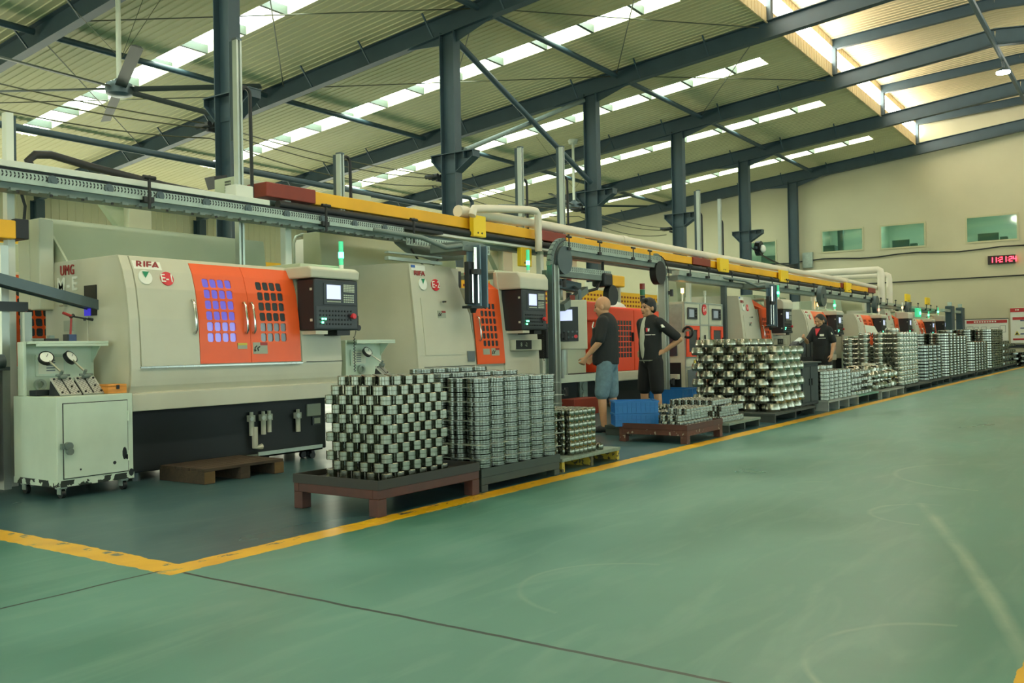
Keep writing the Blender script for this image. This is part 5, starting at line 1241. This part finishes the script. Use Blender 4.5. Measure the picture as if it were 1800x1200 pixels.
# strapped flange stacks
pallet(14.3, 4.05, 16.1, 5.3, .16, 'pale grey pallet under the strapped flange stack behind the black cart', 'pallet_grey', 4)
l5 = 'steel flange disc in the strapped block behind the black cart'
block(DISC2, 'flange_disc', l5, 'flange', 'flange discs behind the black cart', 14.48, 4.2, .16, 6, 5, 8, .25, .25, .057, stagger=False, deep=1)
block(DISC2, 'flange_disc', l5, 'flange', 'flange discs behind the black cart', 14.48, 4.55, .16+8*.057, 5, 3, 1, .36, .3, .057, stagger=False, deep=9)
pallet(16.15, 4.08, 17.6, 5.3, .15, 'green topped pallet with mixed small discs', 'pallet_dark', 3, 'teal_top')
l6 = 'steel disc in the low mixed heap left of the tall collar columns'
block(DISC2, 'flange_disc', l6, 'flange', 'discs in the low mixed heap', 16.3, 4.25, .15, 5, 4, 7, .26, .27, .057, stagger=True, deep=1, jit=.02)
pallet(17.7, 4.05, 19.6, 5.3, .15, 'pale slatted pallet with tilted hubs', 'pallet_grey', 4)
for k in range(4):
    for i in range(7):
        for j in range(2):
            put(CONE, 'tapered_hub', 'tilted tapered hub in the loose pile before the tall collar columns', 'hub', 'tilted hubs in the loose pile', 17.85+i*.255+.1*(k % 2), 4.25+j*.3+.12*(k % 2), .17+k*.1, (random.uniform(-.35, .35), random.uniform(-.35, .35), random.random()*6)); N_PUT[0] += 1
# tall collar columns: still countable
COLUMN = [(.07, 0), (.1, 0), (.118, .02), (.122, .062), (.112, .075), (.112, .09), (.1, .1), (.07, .1)]
BIGC = ring_mesh('big_collar', COLUMN, 'cone_steel', 26)
pallet(20.0, 4.1, 22.7, 5.9, .13, 'dark pallet under the tall columns of big collars', 'pallet_dark', 3)
l7 = 'big shiny steel collar in the tall columns reaching head height'
for i, (x, y, n) in enumerate([(20.3+.27*q, 4.3, 11) for q in range(6)]+[(20.3, 4.68, 11), (20.3, 4.98, 11), (20.3, 5.3, 10), (20.6, 5.3, 10)]+[(20.57+.27*q, 4.68, 11+(q > 2)) for q in range(5)]):
    for k in range(n): put(BIGC, 'big_collar', l7, 'collar', 'big collars in tall columns', x, y, .13+k*.102); N_PUT[0] += 1
# farther stacks: past counting at this distance, one object per heap
def far_heap(name, x0, y0, z0, nx, ny, px, py, r, h, nz, m, label, ztop=None):
    mb = MB()
    for i in range(nx):
        for j in range(ny):
            if i > 1 and j > 1: continue
            for k in range(nz if not callable(nz) else nz(i, j)):
                o = (.5 if (ztop and k % 2) else 0)
                mb.lathe([(r*.5, 0), (r*.93, 0), (r, h*.15), (r, h*.78), (r*.9, h*.97), (r*.5, h*.97)], (x0+(i+o)*px, y0+(j+o)*py, z0+k*h), 14, closed=True)
    o = mb.build(name, m, smooth=35); tag(o, label, 'machined rings', None, 'stuff'); return o
FAR = [(22.9, 4.15, 25.3, 5.7, 'dark pallet right of the tall big collar columns'), (25.6, 4.15, 29.4, 5.7, 'long dark pallet under the far dense ring columns'), (29.8, 4.15, 33.0, 5.7, 'far dark pallet under thin ring columns'), (33.4, 4.15, 36.8, 5.7, 'far dark pallet under the tallest distant ring column'), (37.2, 4.2, 41.6, 5.7, 'last pallet by the end wall')]
for x0, y0, x1, y1, lab in FAR: pallet(x0, y0, x1, y1, .13, lab, 'pallet_dark', 4)
far_heap('stacked_rings', 23.3, 4.5, .13, 4, 3, .52, .52, .25, .075, 11, 'disc_steel', 'distant ring columns just right of the big collar columns')
far_heap('stacked_rings', 26.0, 4.5, .13, 6, 3, .54, .52, .26, .07, lambda i, j: 16 if i < 3 else 15, 'collar_steel', 'dense tall distant ring columns below the notice boards')
far_heap('stacked_rings', 30.3, 4.5, .13, 5, 3, .56, .52, .27, .08, 11, 'collar_steel', 'distant ring columns, thin bright ones before the tallest column')
far_heap('stacked_rings', 33.8, 4.5, .13, 5, 3, .6, .55, .29, .08, lambda i, j: 16, 'collar_steel', 'tallest distant ring columns beside the notice boards')
far_heap('stacked_rings', 37.6, 4.5, .13, 5, 3, .7, .5, .24, .11, 8, 'disc_steel', 'checkered distant ring stack near the end wall', True)
far_heap('stacked_rings', 41.0, 3.9, 0.05, 2, 3, .6, .5, .24, .1, 5, 'disc_steel', 'last low ring heap at the right edge by the end wall', True)
# ------------------------------------------------------------------ inspection carts
def cart(x, y, label, s=1.0, detail=True):
    t = thing('inspection_cart', label, 'cart', (x, y, 0)); w, d = .615, .62
    c = MB().box(0, 0, .09, w, d, .755); body = c.build('body', 'cart_paint', t, bevel=.006)
    MB().box(-.003, -.003, .088, w+.003, d, .135).build('chipped_plinth', 'cart_chipped', t)
    dr = MB().box(.05, -.008, .15, w-.05, 0, .7).build('door', 'cart_paint', t, bevel=.002)
    MB().box(.044, -.004, .144, .05, 0.002, .706).box(w-.05, -.004, .144, w-.046, .002, .706).box(.044, -.004, .7, w-.046, .002, .706).box(.044, -.004, .144, w-.046, .002, .15).build('door_gap', 'black', dr)
    MB().cyl((.07, -.02, .39), (.07, -.05, .39), .03, n=12).box(.02, -.03, .37, .07, -.008, .41).cyl((.075, -.03, .35), (.075, -.055, .35), .026, n=12).build('padlock', 'galv_dark', dr, smooth=40)
    for z in (.27, .58): MB().cyl((w-.045, -.012, z-.04), (w-.045, -.012, z+.04), .008, n=8).build('hinge', 'cart_paint', dr)
    b = MB()
    for (cx, cz, rx, rz) in ((.535, .29, .02, .05), (.555, .26, .014, .02), (.45, .225, .014, .014), (.175, .205, .008, .008), (.59, .135, .022, .03)): b.lathe([(0, 0), (1, 0)], (cx, -.0095, cz), 9, Matrix(((rx, 0, 0), (0, 0, -1), (0, rz, 0))))
    b.build('paint_chips', 'base_dark', dr)
    for i, (cx, cy) in enumerate(((.06, .06), (w-.06, .06), (.06, d-.06), (w-.06, d-.06))):
        k = MB().box(cx-.03, cy-.03, .07, cx+.03, cy+.03, .092).box(cx-.022, cy-.03, .03, cx-.016, cy+.02, .075).box(cx+.016, cy-.03, .03, cx+.022, cy+.02, .075).build('castor', 'galv', t)
        MB().cyl((cx-.014, cy-.01, .035), (cx+.014, cy-.01, .035), .035, n=16).build('wheel', 'black', k, smooth=40)
    MB().box(.025, d-.1, .755, w-.01, d-.07, 1.15).box(0, d-.16, .755, .025, d-.07, 1.17).build('back_panel', 'cart_paint', t, bevel=.004)
    MB().box(.028, d-.3, 1.152, w, d-.06, 1.172).box(.028, d-.3, 1.132, w, d-.29, 1.152).build('shelf', 'cart_paint', t, bevel=.003)
    MB().prism([(w-.03, d-.1, 1.15), (w-.03, d-.24, 1.15), (w-.03, d-.1, 1.0)], (.01, 0, 0)).build('shelf_bracket', 'cart_paint', t)
    p = MB().box(.12, d-.115, .9, .36, d-.105, 1.07).build('document_holder', 'cart_paint', t, bevel=.003)
    MB().box(.14, d-.118, .92, .34, d-.115, 1.05).build('sheet', 'paper', p)
    m = MB()
    for q in range(5): m.box(.2, d-.12, .94+.02*q, .27, d-.118, .95+.02*q)
    m.build('print', 'grey_plate', p)
    return t
C1 = cart(3.62, 6.6, 'chipped pale green steel cart with padlocked door at left front')
C2 = cart(6.86, 6.42, 'pale green steel cart between the two front lathes, mostly behind the ring stack')
C3 = cart(26.15, 6.35, 'far pale cart with slotted back panel right of the woman worker')
C3.scale = (1.35, 1.1, 1.05)
def ring_gauge(x, y, z, label, r=.045):
    R = Euler((PI/2, 0, 0)).to_matrix(); o = MB().lathe([(r*.62, -.015), (r, -.015), (r, .015), (r*.62, .015)], (0, 0, 0), 24, R, True).build('ring_gauge', 'galv', smooth=35); o.location = (x, y, z); return tag(o, label, 'gauge')
ring_gauge(3.76, 7.085, .835, 'steel ring gauge leaning on the back panel of the left cart'); ring_gauge(7.13, 6.92, .86, 'steel ring gauge hanging on the cart between the lathes', .05)
def gauge_fixture(x, y, z, label, rz=0, flip=False):
    """tilted cross-ruled plate with a dial indicator"""
    t = thing('dial_fixture', label, 'gauge fixture', (x, y, z), rz, 'dial gauge fixtures'); R = Euler((-.85, 0, 0)).to_matrix()
    tilt = .75
    def P(u, v, h): return (u, v*math.cos(tilt)-h*math.sin(tilt), v*math.sin(tilt)+h*math.cos(tilt)+.0)
    MB().prism([(-.085, .004, 0), (-.085, .15, 0), (-.085, .13, .112)], (.17, 0, 0)).build('base', 'black', t, bevel=.004)
    m = MB(); pts = [P(-.085, 0, .012), P(.085, 0, .012), P(.085, .185, .012), P(-.085, .185, .012)]; q = [P(-.085, 0, .0), P(.085, 0, .0), P(.085, .185, .0), P(-.085, .185, .0)]
    m.add(pts+q, [(0, 1, 2, 3), (7, 6, 5, 4), (0, 4, 5, 1), (1, 5, 6, 2), (2, 6, 7, 3), (3, 7, 4, 0)]); m.build('plate', 'ground_plate', t)
    g = MB()
    for k in range(-3, 7):
        for sg in (1, -1):
            a = (-.08+.03*k, .005); seg_ = []
            for s_ in range(13):
                u = a[0]+sg*.0125*s_ if sg > 0 else .08-.03*k-.0125*s_; v = .005+.0145*s_
                if -.082 < u < .082: seg_.append(P(u, v, .0128))
            if len(seg_) > 1: g.bar(seg_[0], seg_[-1], .0016, .0008, P(0, -1, 1))
    g.build('ruling', 'base_dark', t)
    MB().bar(P(-.005, .005, .013), P(-.005, .18, .013), .01, .003, P(0, -.7, .7)).build('slot', 'black', t)
    s = MB()
    for (u, v) in ((-.065, .02), (.065, .02), (-.065, .165), (.065, .165), (.04, .08)): s.cyl(P(u, v, .01), P(u, v, .022), .008, n=8)
    s.build('studs', 'black', t)
    d = MB().cyl(P(-.02, .17, .015), P(-.02, .18, .09), .012, n=8).cyl(P(-.06, .17, .05), P(.05, .17, .05), .009, n=8).sphere(P(.0, .16, .045), (.03, .02, .02)).build('clamp', 'galv_dark', t, smooth=40)
    top = Vector((-.045, .24, .285)); ax = Vector((-.25 if not flip else .3, -.75, .55)).normalized()
    MB().cyl(P(-.02, .18, .07), top, .008, n=8).build('stem', 'steel', d, smooth=40)
    dl = MB().cyl(top-ax*.016, top+ax*.016, .056, n=24).build('dial', 'black', t, smooth=40)
    MB().cyl(top+ax*.0145, top+ax*.018, .046, n=24).build('dial_face', 'white', dl); MB().bar(top+ax*.019, top+ax*.019+Vector((.012, 0, .024)), .004, .002).build('needle', 'black', dl)
    return t
gauge_fixture(3.8, 6.72, .757, 'left tilted ruled plate with round dial gauge on the left cart', .06); gauge_fixture(3.985, 6.72, .757, 'right tilted ruled plate with dial gauge, next to the wooden box', .03, True)
gauge_fixture(7.25, 6.62, .757, 'dark dial gauge fixture on the cart between the lathes', .3)
t = thing('wooden_box', 'small orange varnished wooden box on the left cart', 'box', (4.17, 6.85, .757)); MB().box(-.1, -.07, 0, .1, .07, .055).build('case', 'wood_box', t, bevel=.003); MB().box(-.1, -.07, .057, .1, .07, .075).build('lid', 'wood_box', t, bevel=.003); MB().box(-.012, -.076, .035, .018, -.07, .068).build('clasp', 'black', t)
t.location = (4.145, 6.73, .757); t.scale = (.8, 1, .95)
tag(MB().box(3.63, 6.9, .757, 3.76, 7.0, .8).build('gauge_block', 'base_dark', bevel=.004), 'flat black gauge block at the rear corner of the left cart', 'gauge block')
t = thing('magnetic_stand', 'magnetic base with red jointed arm on the cart shelf', 'stand', (3.99, 7.05, 1.173)); MB().box(-.03, -.03, 0, .035, .03, .055).build('base', 'board_blue', t, bevel=.004); MB().box(-.045, -.03, 0, -.03, .03, .055).build('side', 'black', t)
MB().cyl((0, 0, .055), (.01, 0, .2), .008, n=8).cyl((.01, 0, .2), (-.06, 0, .225), .012, n=8).build('column', 'brand_red', t, smooth=40); MB().cyl((.01, 0, .2), (.17, -.0, .175), .007, n=8).cyl((.0, 0, .19), (.03, 0, .21), .014, n=8).cyl((.12, 0, .165), (.12, 0, .19), .01, n=8).cyl((.15, 0, .18), (.19, 0, .175), .012, n=8).build('arm', 'cable', t, smooth=40)
t = thing('snap_gauge', 'black and steel hand gauge lying on the cart shelf', 'gauge', (3.8, 7.05, 1.173)); MB().box(-.03, -.03, 0, .08, .03, .022).build('body', 'black', t, bevel=.004); MB().box(.01, -.02, .022, .05, .02, .045).cyl((-.03, 0, .012), (-.12, -.01, .012), .012, n=8).build('anvil', 'galv_dark', t, smooth=40)
tag(MB().box(6.98, 6.5, .757, 7.08, 6.6, .785).build('gauge_block', 'board_blue'), 'small blue block on the cart between the lathes', 'gauge block')
# wooden pallet in front of the nearest lathe
t = thing('wooden_pallet', 'weathered wooden pallet lying in front of the nearest lathe', 'pallet', (5.05, 6.56, 0))
for q in range(6): MB().box(4.64, 6.26+q*.1, .1, 5.46, 6.35+q*.1, .125).build('deck_board', 'wood_old', t, world=True, bevel=.003)
for x in (4.64, 5.0, 5.36): MB().box(x, 6.26, 0, x+.1, 6.86, .1).build('stringer', 'wood_old', t, world=True, bevel=.003)
for x in (4.64, 5.36): MB().box(x, 6.255, .005, x+.1, 6.26, .098).build('board_end', 'wood_end', t, world=True)
# black tool cart and measuring fixture
t = thing('tool_cart', 'black two-door tool cart on castors beside the tapered hubs', 'cart', (13.8, 4.35, 0))
MB().box(13.42, 4.2, .12, 14.3, 4.72, .74).build('body', 'cart_black', t, world=True, bevel=.01); MB().box(13.36, 4.16, .74, 14.36, 4.76, .77).build('top', 'cart_black', t, world=True, bevel=.008)
for (xa, xb) in ((13.47, 13.84), (13.88, 14.25)):
    d = MB().box(xa, 4.185, .17, xb, 4.2, .7).build('door', 'cart_black', t, world=True, bevel=.006); MB().box(xb-.06 if xa < 13.6 else xa+.02, 4.17, .42, xb-.02 if xa < 13.6 else xa+.06, 4.185, .52).build('latch', 'black', d).location = (-13.8, -4.35, 0)
for (x, y) in ((13.5, 4.28), (14.2, 4.28), (13.5, 4.64), (14.2, 4.64)): MB().cyl((x-.02, y, .06), (x+.02, y, .06), .06, n=14).box(x-.03, y-.03, .06, x+.03, y+.03, .12).build('castor', 'black', t, world=True)
t = thing('measuring_arm', 'steel measuring fixture with angled slides on a stand behind the black cart', 'gauge fixture', (16.6, 5.7, 0))
MB().box(16.2, 5.4, 0, 17.4, 6.1, .68).build('stand', 'cart_paint', t, world=True, bevel=.01); MB().cyl((16.6, 5.6, .68), (16.6, 5.6, .85), .14, n=16).build('column', 'steel', t, world=True, smooth=40)
MB().bar((16.3, 5.55, .74), (17.7, 5.5, 1.14), .12, .05).bar((16.4, 5.4, .7), (17.3, 5.35, .98), .09, .04).build('slide', 'alu', t, world=True, bevel=.004); MB().obox((17.0, 5.42, 1.0), (.2, .12, .12), (0, -.35, 0)).cyl((16.5, 5.4, .85), (16.9, 5.4, 1.0), .05, n=10).cyl((17.25, 5.35, 1.05), (17.25, 5.35, .85), .06, n=10).build('carriages', 'base_dark', t, world=True, smooth=40)
t = thing('filter_stand', 'dark guarded stand behind the woman worker', 'guard', (20.6, 6.2, 0)); MB().box(20.0, 6.2, 0, 21.4, 6.6, .75).build('bench', 'base_dark', t, world=True)
for q in range(5): MB().box(20.0+q*.3, 6.2, .75, 20.24+q*.3, 6.23, 1.15).build('guard_panel', 'control_face', t, world=True)
MB().cyl((21.55, 6.2, .8), (21.55, 6.5, .8), .12, n=14).build('motor', 'board_blue', t, world=True, smooth=40)
t = thing('parts_bin', 'dark tall parts bin on legs before the farthest lathes', 'bin', (30, 5.9, 0)); MB().box(27.9, 5.9, .95, 31.8, 6.5, 1.15).box(31.8, 5.85, .55, 33.2, 6.5, 1.15).build('tray', 'control_face', t, world=True, bevel=.02); 
for x in (28.1, 31.6, 33): MB().box(x, 5.95, 0, x+.1, 6.05, .95).build('leg', 'alu_dark', t, world=True)
tag(MB().box(12.0, 7.2, 0, 12.75, 7.45, .26).build('steel_box', 'red_cover', bevel=.01), 'low dark red steel box on the floor under the work shelf', 'box')
t = thing('sign_card', 'white paper card propped on the tall big collars', 'card', (22.0, 5.2, 1.26)); MB().prism([(21.8, 5.3, 1.27), (22.9, 5.3, 1.27), (22.8, 5.35, 1.42), (21.9, 5.35, 1.45)], (0, .01, 0)).build('card', 'paper', t, world=True)
tag(MB().box(18.9, 4.5, .58, 19.2, 4.7, .62).build('paper_card', 'paper'), 'white scrap on top of the loose tilted hub pile', 'card')

# ------------------------------------------------------------------ people
def person(x, y, facing, label, J, hairfn, skin_m='skin', shirt_m='shirt', legs_m='denim', z=0, sleeve=True, gaze=0.0, belly=0.0, extra=None, gender='m'):
    """J: joints in the body's own frame (x forward, y to the person's left, z up)"""
    t = thing('person', label, 'person', (x, y, z), facing)
    b = MB(); hd = Vector(J['head']); Rz = Euler((0, J.get('nod', 0), gaze)).to_matrix()
    def H(v): return hd + Rz @ Vector(v)
    # legs, trunk, arms: one continuous skin surface
    for s in 'lr':
        b.chain([(J['hip_'+s], .082), (J['knee_'+s], .056), (Vector(J['knee_'+s]).lerp(Vector(J['ankle_'+s]), .3), .054), (J['ankle_'+s], .036)])
        an = Vector(J['ankle_'+s]); b.chain([(an+Vector((-.03, 0, -.045)), .034), (an+Vector((.13, 0, -.055)), .03)])
        sh, el, wr = (Vector(J[k+s]) for k in ('sh_', 'el_', 'wr_'))
        b.chain([(sh, .052), (el, .039), (el.lerp(wr, .3), .039), (wr, .026)])
        hn = Vector(J['hand_'+s]); pd = (hn-wr).normalized(); side = pd.cross(Vector(J.get('palm_'+s, (1, 0, 0)))).normalized(); pn = side.cross(pd).normalized()
        pm = wr+pd*.055
        b.capsule(wr+pd*.02+side*.008, wr+pd*.085+side*.02, .02, .016); b.capsule(wr+pd*.02-side*.008, wr+pd*.085-side*.02, .02, .016); b.capsule(wr, wr+pd*.08, .022, .018)
        cu = J.get('curl_'+s, .5)
        for q, (o, L) in enumerate(((-.03, .065), (-.01, .075), (.011, .07), (.031, .055))):
            p0 = wr+pd*.088+side*o; p1 = p0+(pd*(1-cu*.4)+pn*cu*.5).normalized()*L*.5; p2 = p1+(pd*(1-cu)+pn*cu*1.1).normalized()*L*.5
            b.capsule(p0, p1, .0098, .0092, 8); b.capsule(p1, p2, .0092, .0078, 8)
        p0 = wr+pd*.03-side*.024+pn*.008; p1 = p0+(pd*.7-side*.55+pn*.35).normalized()*.04; b.capsule(p0, p1, .0125, .011, 8); b.capsule(p1, p1+(pd*.9-side*.1+pn*.35).normalized()*.03, .011, .009, 8)
    pel = (Vector(J['hip_l'])+Vector(J['hip_r']))/2; nk = Vector(J['neck'])
    b.sphere(pel+Vector((0, 0, .04)), (.1, .155, .12)); b.sphere(pel.lerp(nk, .4), (.1, .14, .16)); b.sphere(pel.lerp(nk, .75), (.11, .165, .17))
    b.chain([(J['sh_l'], .055), (nk-Vector((0, 0, .05)), .07), (J['sh_r'], .055)]); b.capsule(nk-Vector((0, 0, .04)), hd+Vector((-.02, 0, -.06)), .06, .054)
    # head
    b.sphere(H((-.008, 0, .03)), (.098, .078, .1), 18, 12, Rz); b.sphere(H((.025, 0, -.045)), (.068, .06, .075), 16, 10, Rz); b.sphere(H((.05, 0, -.095)), (.034, .036, .026), 12, 8, Rz)
    b.capsule(H((.09, 0, .01)), H((.108, 0, -.032)), .011, .014, 8); b.capsule(H((.085, -.012, -.036)), H((.085, .012, -.036)), .012, .012, 8)
    b.capsule(H((.082, -.032, .028)), H((.082, .032, .028)), .014, .014, 8); b.sphere(H((.055, .042, -.025)), .026); b.sphere(H((.055, -.042, -.025)), .026)
    for s in (1, -1): b.sphere(H((-.01, s*.08, -.012)), (.02, .011, .034), 10, 8, Rz)
    def grown(mb, name, m, vox, parent=t, sm=4):
        o = mb.build(name, m, parent); r = o.modifiers.new('grow', 'REMESH'); r.mode = 'VOXEL'; r.voxel_size = vox; r.use_smooth_shade = True
        sd = o.modifiers.new('relax', 'SMOOTH'); sd.factor = .5; sd.iterations = sm; return o
    body = grown(b, 'body', skin_m, .0062, sm=3)
    e = MB()
    for s in (1, -1): e.sphere(H((.084, s*.032, .008)), (.008, .014, .007), 10, 6, Rz)
    e.build('eyes', 'eye', body, smooth=60)
    e = MB()
    for s in (1, -1): e.capsule(H((.093, s*.018, .03)), H((.083, s*.05, .032)), .005, .004, 6)
    if J.get('brows', True): e.build('eyebrows', 'hair', body, smooth=60)
    MB().capsule(H((.087, -.02, -.068)), H((.087, .02, -.068)), .006, .006, 8).build('mouth', 'lip', body, smooth=60)
    if hairfn:
        h = MB(); hairfn(h, H, Rz); grown(h, 'hair', 'hair', .008)
    # shirt
    s_ = MB(); c1 = pel.lerp(nk, .78); c2 = pel.lerp(nk, .42); c3 = pel.lerp(nk, .12)
    s_.sphere(c1, (.135, .195, .19), 18, 12); s_.sphere(c2+Vector((.02+belly*.5, 0, 0)), (.135+belly, .17+belly*.6, .2), 18, 12); s_.sphere(c3+Vector((.01+belly*.4, 0, 0)), (.135+belly*.8, .178+belly*.4, .13), 18, 12)
    if J.get('hem'): s_.lathe([(0, 0), (1.0, 0), (1.01, .12), (1.0, .25), (.98, c1.z-pel.z-J['hem']), (0, c1.z-pel.z-J['hem'])], pel+Vector((.008+belly*.3, 0, J['hem'])), 24, Matrix(((.134+belly*.8, 0, 0), (0, .18+belly*.3, 0), (0, 0, 1))))
    s_.chain([(J['sh_l'], .072), (nk-Vector((0, 0, .06)), .085), (J['sh_r'], .072)]); s_.capsule(nk-Vector((0, 0, .06)), nk+Vector((-.005, 0, .0)), .085, .068)
    for q in 'lr':
        sh, el = Vector(J['sh_'+q]), Vector(J['el_'+q]); s_.capsule(sh, sh.lerp(el, .82), .074, .066)
    sho = grown(s_, 'shirt', shirt_m, .012, sm=6)
    # shorts
    l_ = MB(); l_.sphere(pel+Vector((0, 0, .03)), (.125+belly*.4, .178, .14), 18, 12)
    for q in 'lr':
        hp, kn = Vector(J['hip_'+q]), Vector(J['knee_'+q]); k = J.get('short', .9); l_.chain([(hp, .108), (hp.lerp(kn, .5), .104), (hp.lerp(kn, k), .095)])
        if J.get('short', .9) >= 1: l_.capsule(kn, J['ankle_'+q], .085, .065)
    grown(l_, 'trousers' if J.get('short', .9) >= 1 else 'shorts', legs_m, .012, sm=6)
    for q in 'lr':
        an = Vector(J['ankle_'+q]); f = MB().capsule(an+Vector((-.035, 0, -.04)), an+Vector((.04, 0, -.035)), .044, .044).capsule(an+Vector((.04, 0, -.045)), an+Vector((.14, 0, -.052)), .042, .034)
        grown(f, 'shoe', 'shoe', .009)
    return t, H, sho
U, Vv = Vector((.571, -.821)), Vector((.821, .571))          # picture right and away, on the floor
def head_to(right, away): return math.atan2((U*right+Vv*away).y, (U*right+Vv*away).x)
def std(**k):
    J = dict(hip_l=(0, .09, .84), hip_r=(0, -.09, .84), knee_l=(.03, .1, .46), knee_r=(.02, -.1, .46), ankle_l=(0, .1, .085), ankle_r=(-.02, -.1, .085),
             sh_l=(0, .185, 1.36), sh_r=(0, -.185, 1.36), el_l=(-.02, .25, 1.09), el_r=(-.02, -.25, 1.09), wr_l=(.1, .24, .87), wr_r=(.1, -.24, .87), hand_l=(.13, .235, .79), hand_r=(.13, -.235, .79),
             palm_l=(0, -1, 0), palm_r=(0, 1, 0), neck=(-.005, 0, 1.42), head=(.03, 0, 1.565))
    J.update(k); return J
JA = std(el_l=(.03, .255, 1.1), wr_l=(.2, .23, .93), hand_l=(.245, .225, .86), palm_l=(.6, -.8, 0), curl_l=1.1, wr_r=(.22, -.22, .95), hand_r=(.27, -.2, .89), neck=(0, 0, 1.415), head=(.045, 0, 1.545), nod=.12, brows=True, hem=-.01, short=.93, knee_l=(.05, .1, .46), ankle_l=(.03, .1, .085), knee_r=(-.02, -.1, .46), ankle_r=(-.1, -.1, .085))
man, HA, shA = person(9.97, 5.5, head_to(-.93, .36), 'bald man in black polo shirt and denim shorts facing the operator pendant', JA, None, belly=.034)
# polo details
MB().tube([(.15, .05, 1.36), (.16, .08, 1.3), (.13, .1, 1.26)], .008, 6).build('collar_trim', 'white', man)
def hair_short(h, H, Rz):
    h.sphere(H((-.018, 0, .05)), (.104, .088, .096), 16, 10, Rz); h.sphere(H((-.045, 0, .0)), (.075, .086, .085), 14, 9, Rz); h.capsule(H((.045, -.045, .11)), H((.06, .04, .108)), .03, .03); h.capsule(H((.0, .072, .02)), H((.0, .07, -.005)), .012, .008, 8); h.capsule(H((.0, -.072, .02)), H((.0, -.07, -.005)), .012, .008, 8)
JB = std(el_l=(-.2, .36, 1.13), wr_l=(-.07, .2, .98), hand_l=(.01, .165, .955), palm_l=(0, -1, -.3), curl_l=.3, el_r=(-.16, -.36, 1.13), wr_r=(.0, -.23, .98), hand_r=(.07, -.18, .95), palm_r=(0, 1, -.3), curl_r=.3, head=(.03, 0, 1.56), short=.93, hem=.02, knee_l=(0, .12, .46), ankle_l=(-.02, .14, .085), knee_r=(.03, -.12, .46), ankle_r=(0, -.14, .085))
man2, HB, shB = person(11.18, 5.5, head_to(-.86, -.5), 'dark haired man in open black work shirt and black shorts, hands on hips', JB, hair_short, legs_m='shorts_black', belly=.0)
MB().sphere((.075, 0, 1.12), (.1, .06, .33), 14, 10).sphere((.008, .0, .862), (.133, .179, .03), 20, 8).build('undershirt', 'tee', man2, smooth=60)
MB().obox((.095, .118, 1.265), (.012, .07, .04), (0, 0, .75)).build('name_badge', 'white', man2); MB().obox((.12, .08, 1.265), (.012, .03, .05), (0, 0, .6)).build('badge_red', 'red', man2); MB().obox((.1, .12, 1.2), (.01, .13, .012), (0, 0, .75)).build('chest_lettering', 'white', man2)
MB().obox((.01, .275, 1.31), (.055, .012, .04), (.5, 0, 0)).build('sleeve_patch', 'white', man2)
def hair_bun(h, H, Rz):
    h.sphere(H((-.02, 0, .045)), (.103, .088, .095), 16, 10, Rz); h.sphere(H((-.05, 0, -.01)), (.075, .084, .085), 14, 9, Rz); h.chain([(H((-.11, 0, .02)), .045), (H((-.15, 0, -.05)), .035), (H((-.14, 0, -.16)), .018)])
JC = std(sh_l=(0, .165, 1.3), sh_r=(0, -.165, 1.3), neck=(-.005, 0, 1.355), head=(.05, 0, 1.475), nod=.3, el_l=(-.05, .24, 1.05), wr_l=(.04, .25, .83), hand_l=(.06, .25, .75), curl_l=.5, el_r=(.16, -.22, 1.07), wr_r=(.36, -.12, 1.15), hand_r=(.43, -.1, 1.18), palm_r=(0, 1, 0), curl_r=.9, short=1.0, hem=-.12)
wom, HC, shC = person(18.0, 5.2, head_to(-.85, -.53), 'woman in black work shirt with red collar behind the black cart', JC, hair_bun, legs_m='shorts_black')
MB().prism([(.1, .06, 1.33), (.15, .0, 1.19), (.1, -.06, 1.33)], (.02, 0, .0)).build('red_collar', 'red', wom); MB().obox((.125, .1, 1.2), (.012, .08, .04), (0, 0, .7)).build('name_badge', 'white', wom); MB().obox((.0, .245, 1.23), (.06, .012, .045), (.4, 0, 0)).build('sleeve_patch', 'white', wom); MB().obox((.125, .1, 1.14), (.01, .14, .01), (0, 0, .7)).build('chest_lettering', 'white', wom)
JD = std(neck=(.42, 0, 1.16), head=(.56, 0, 1.2), sh_l=(.36, .18, 1.14), sh_r=(.36, -.18, 1.14), el_l=(.5, .24, .95), wr_l=(.68, .22, .88), hand_l=(.75, .2, .86), el_r=(.5, -.24, .95), wr_r=(.68, -.22, .88), hand_r=(.75, -.2, .86), nod=.9, short=1.0)
bend, HD, shD = person(27.6, 5.75, head_to(-1, .1), 'far worker in dark shirt bending over behind the big collars', JD, hair_short, legs_m='shorts_black')
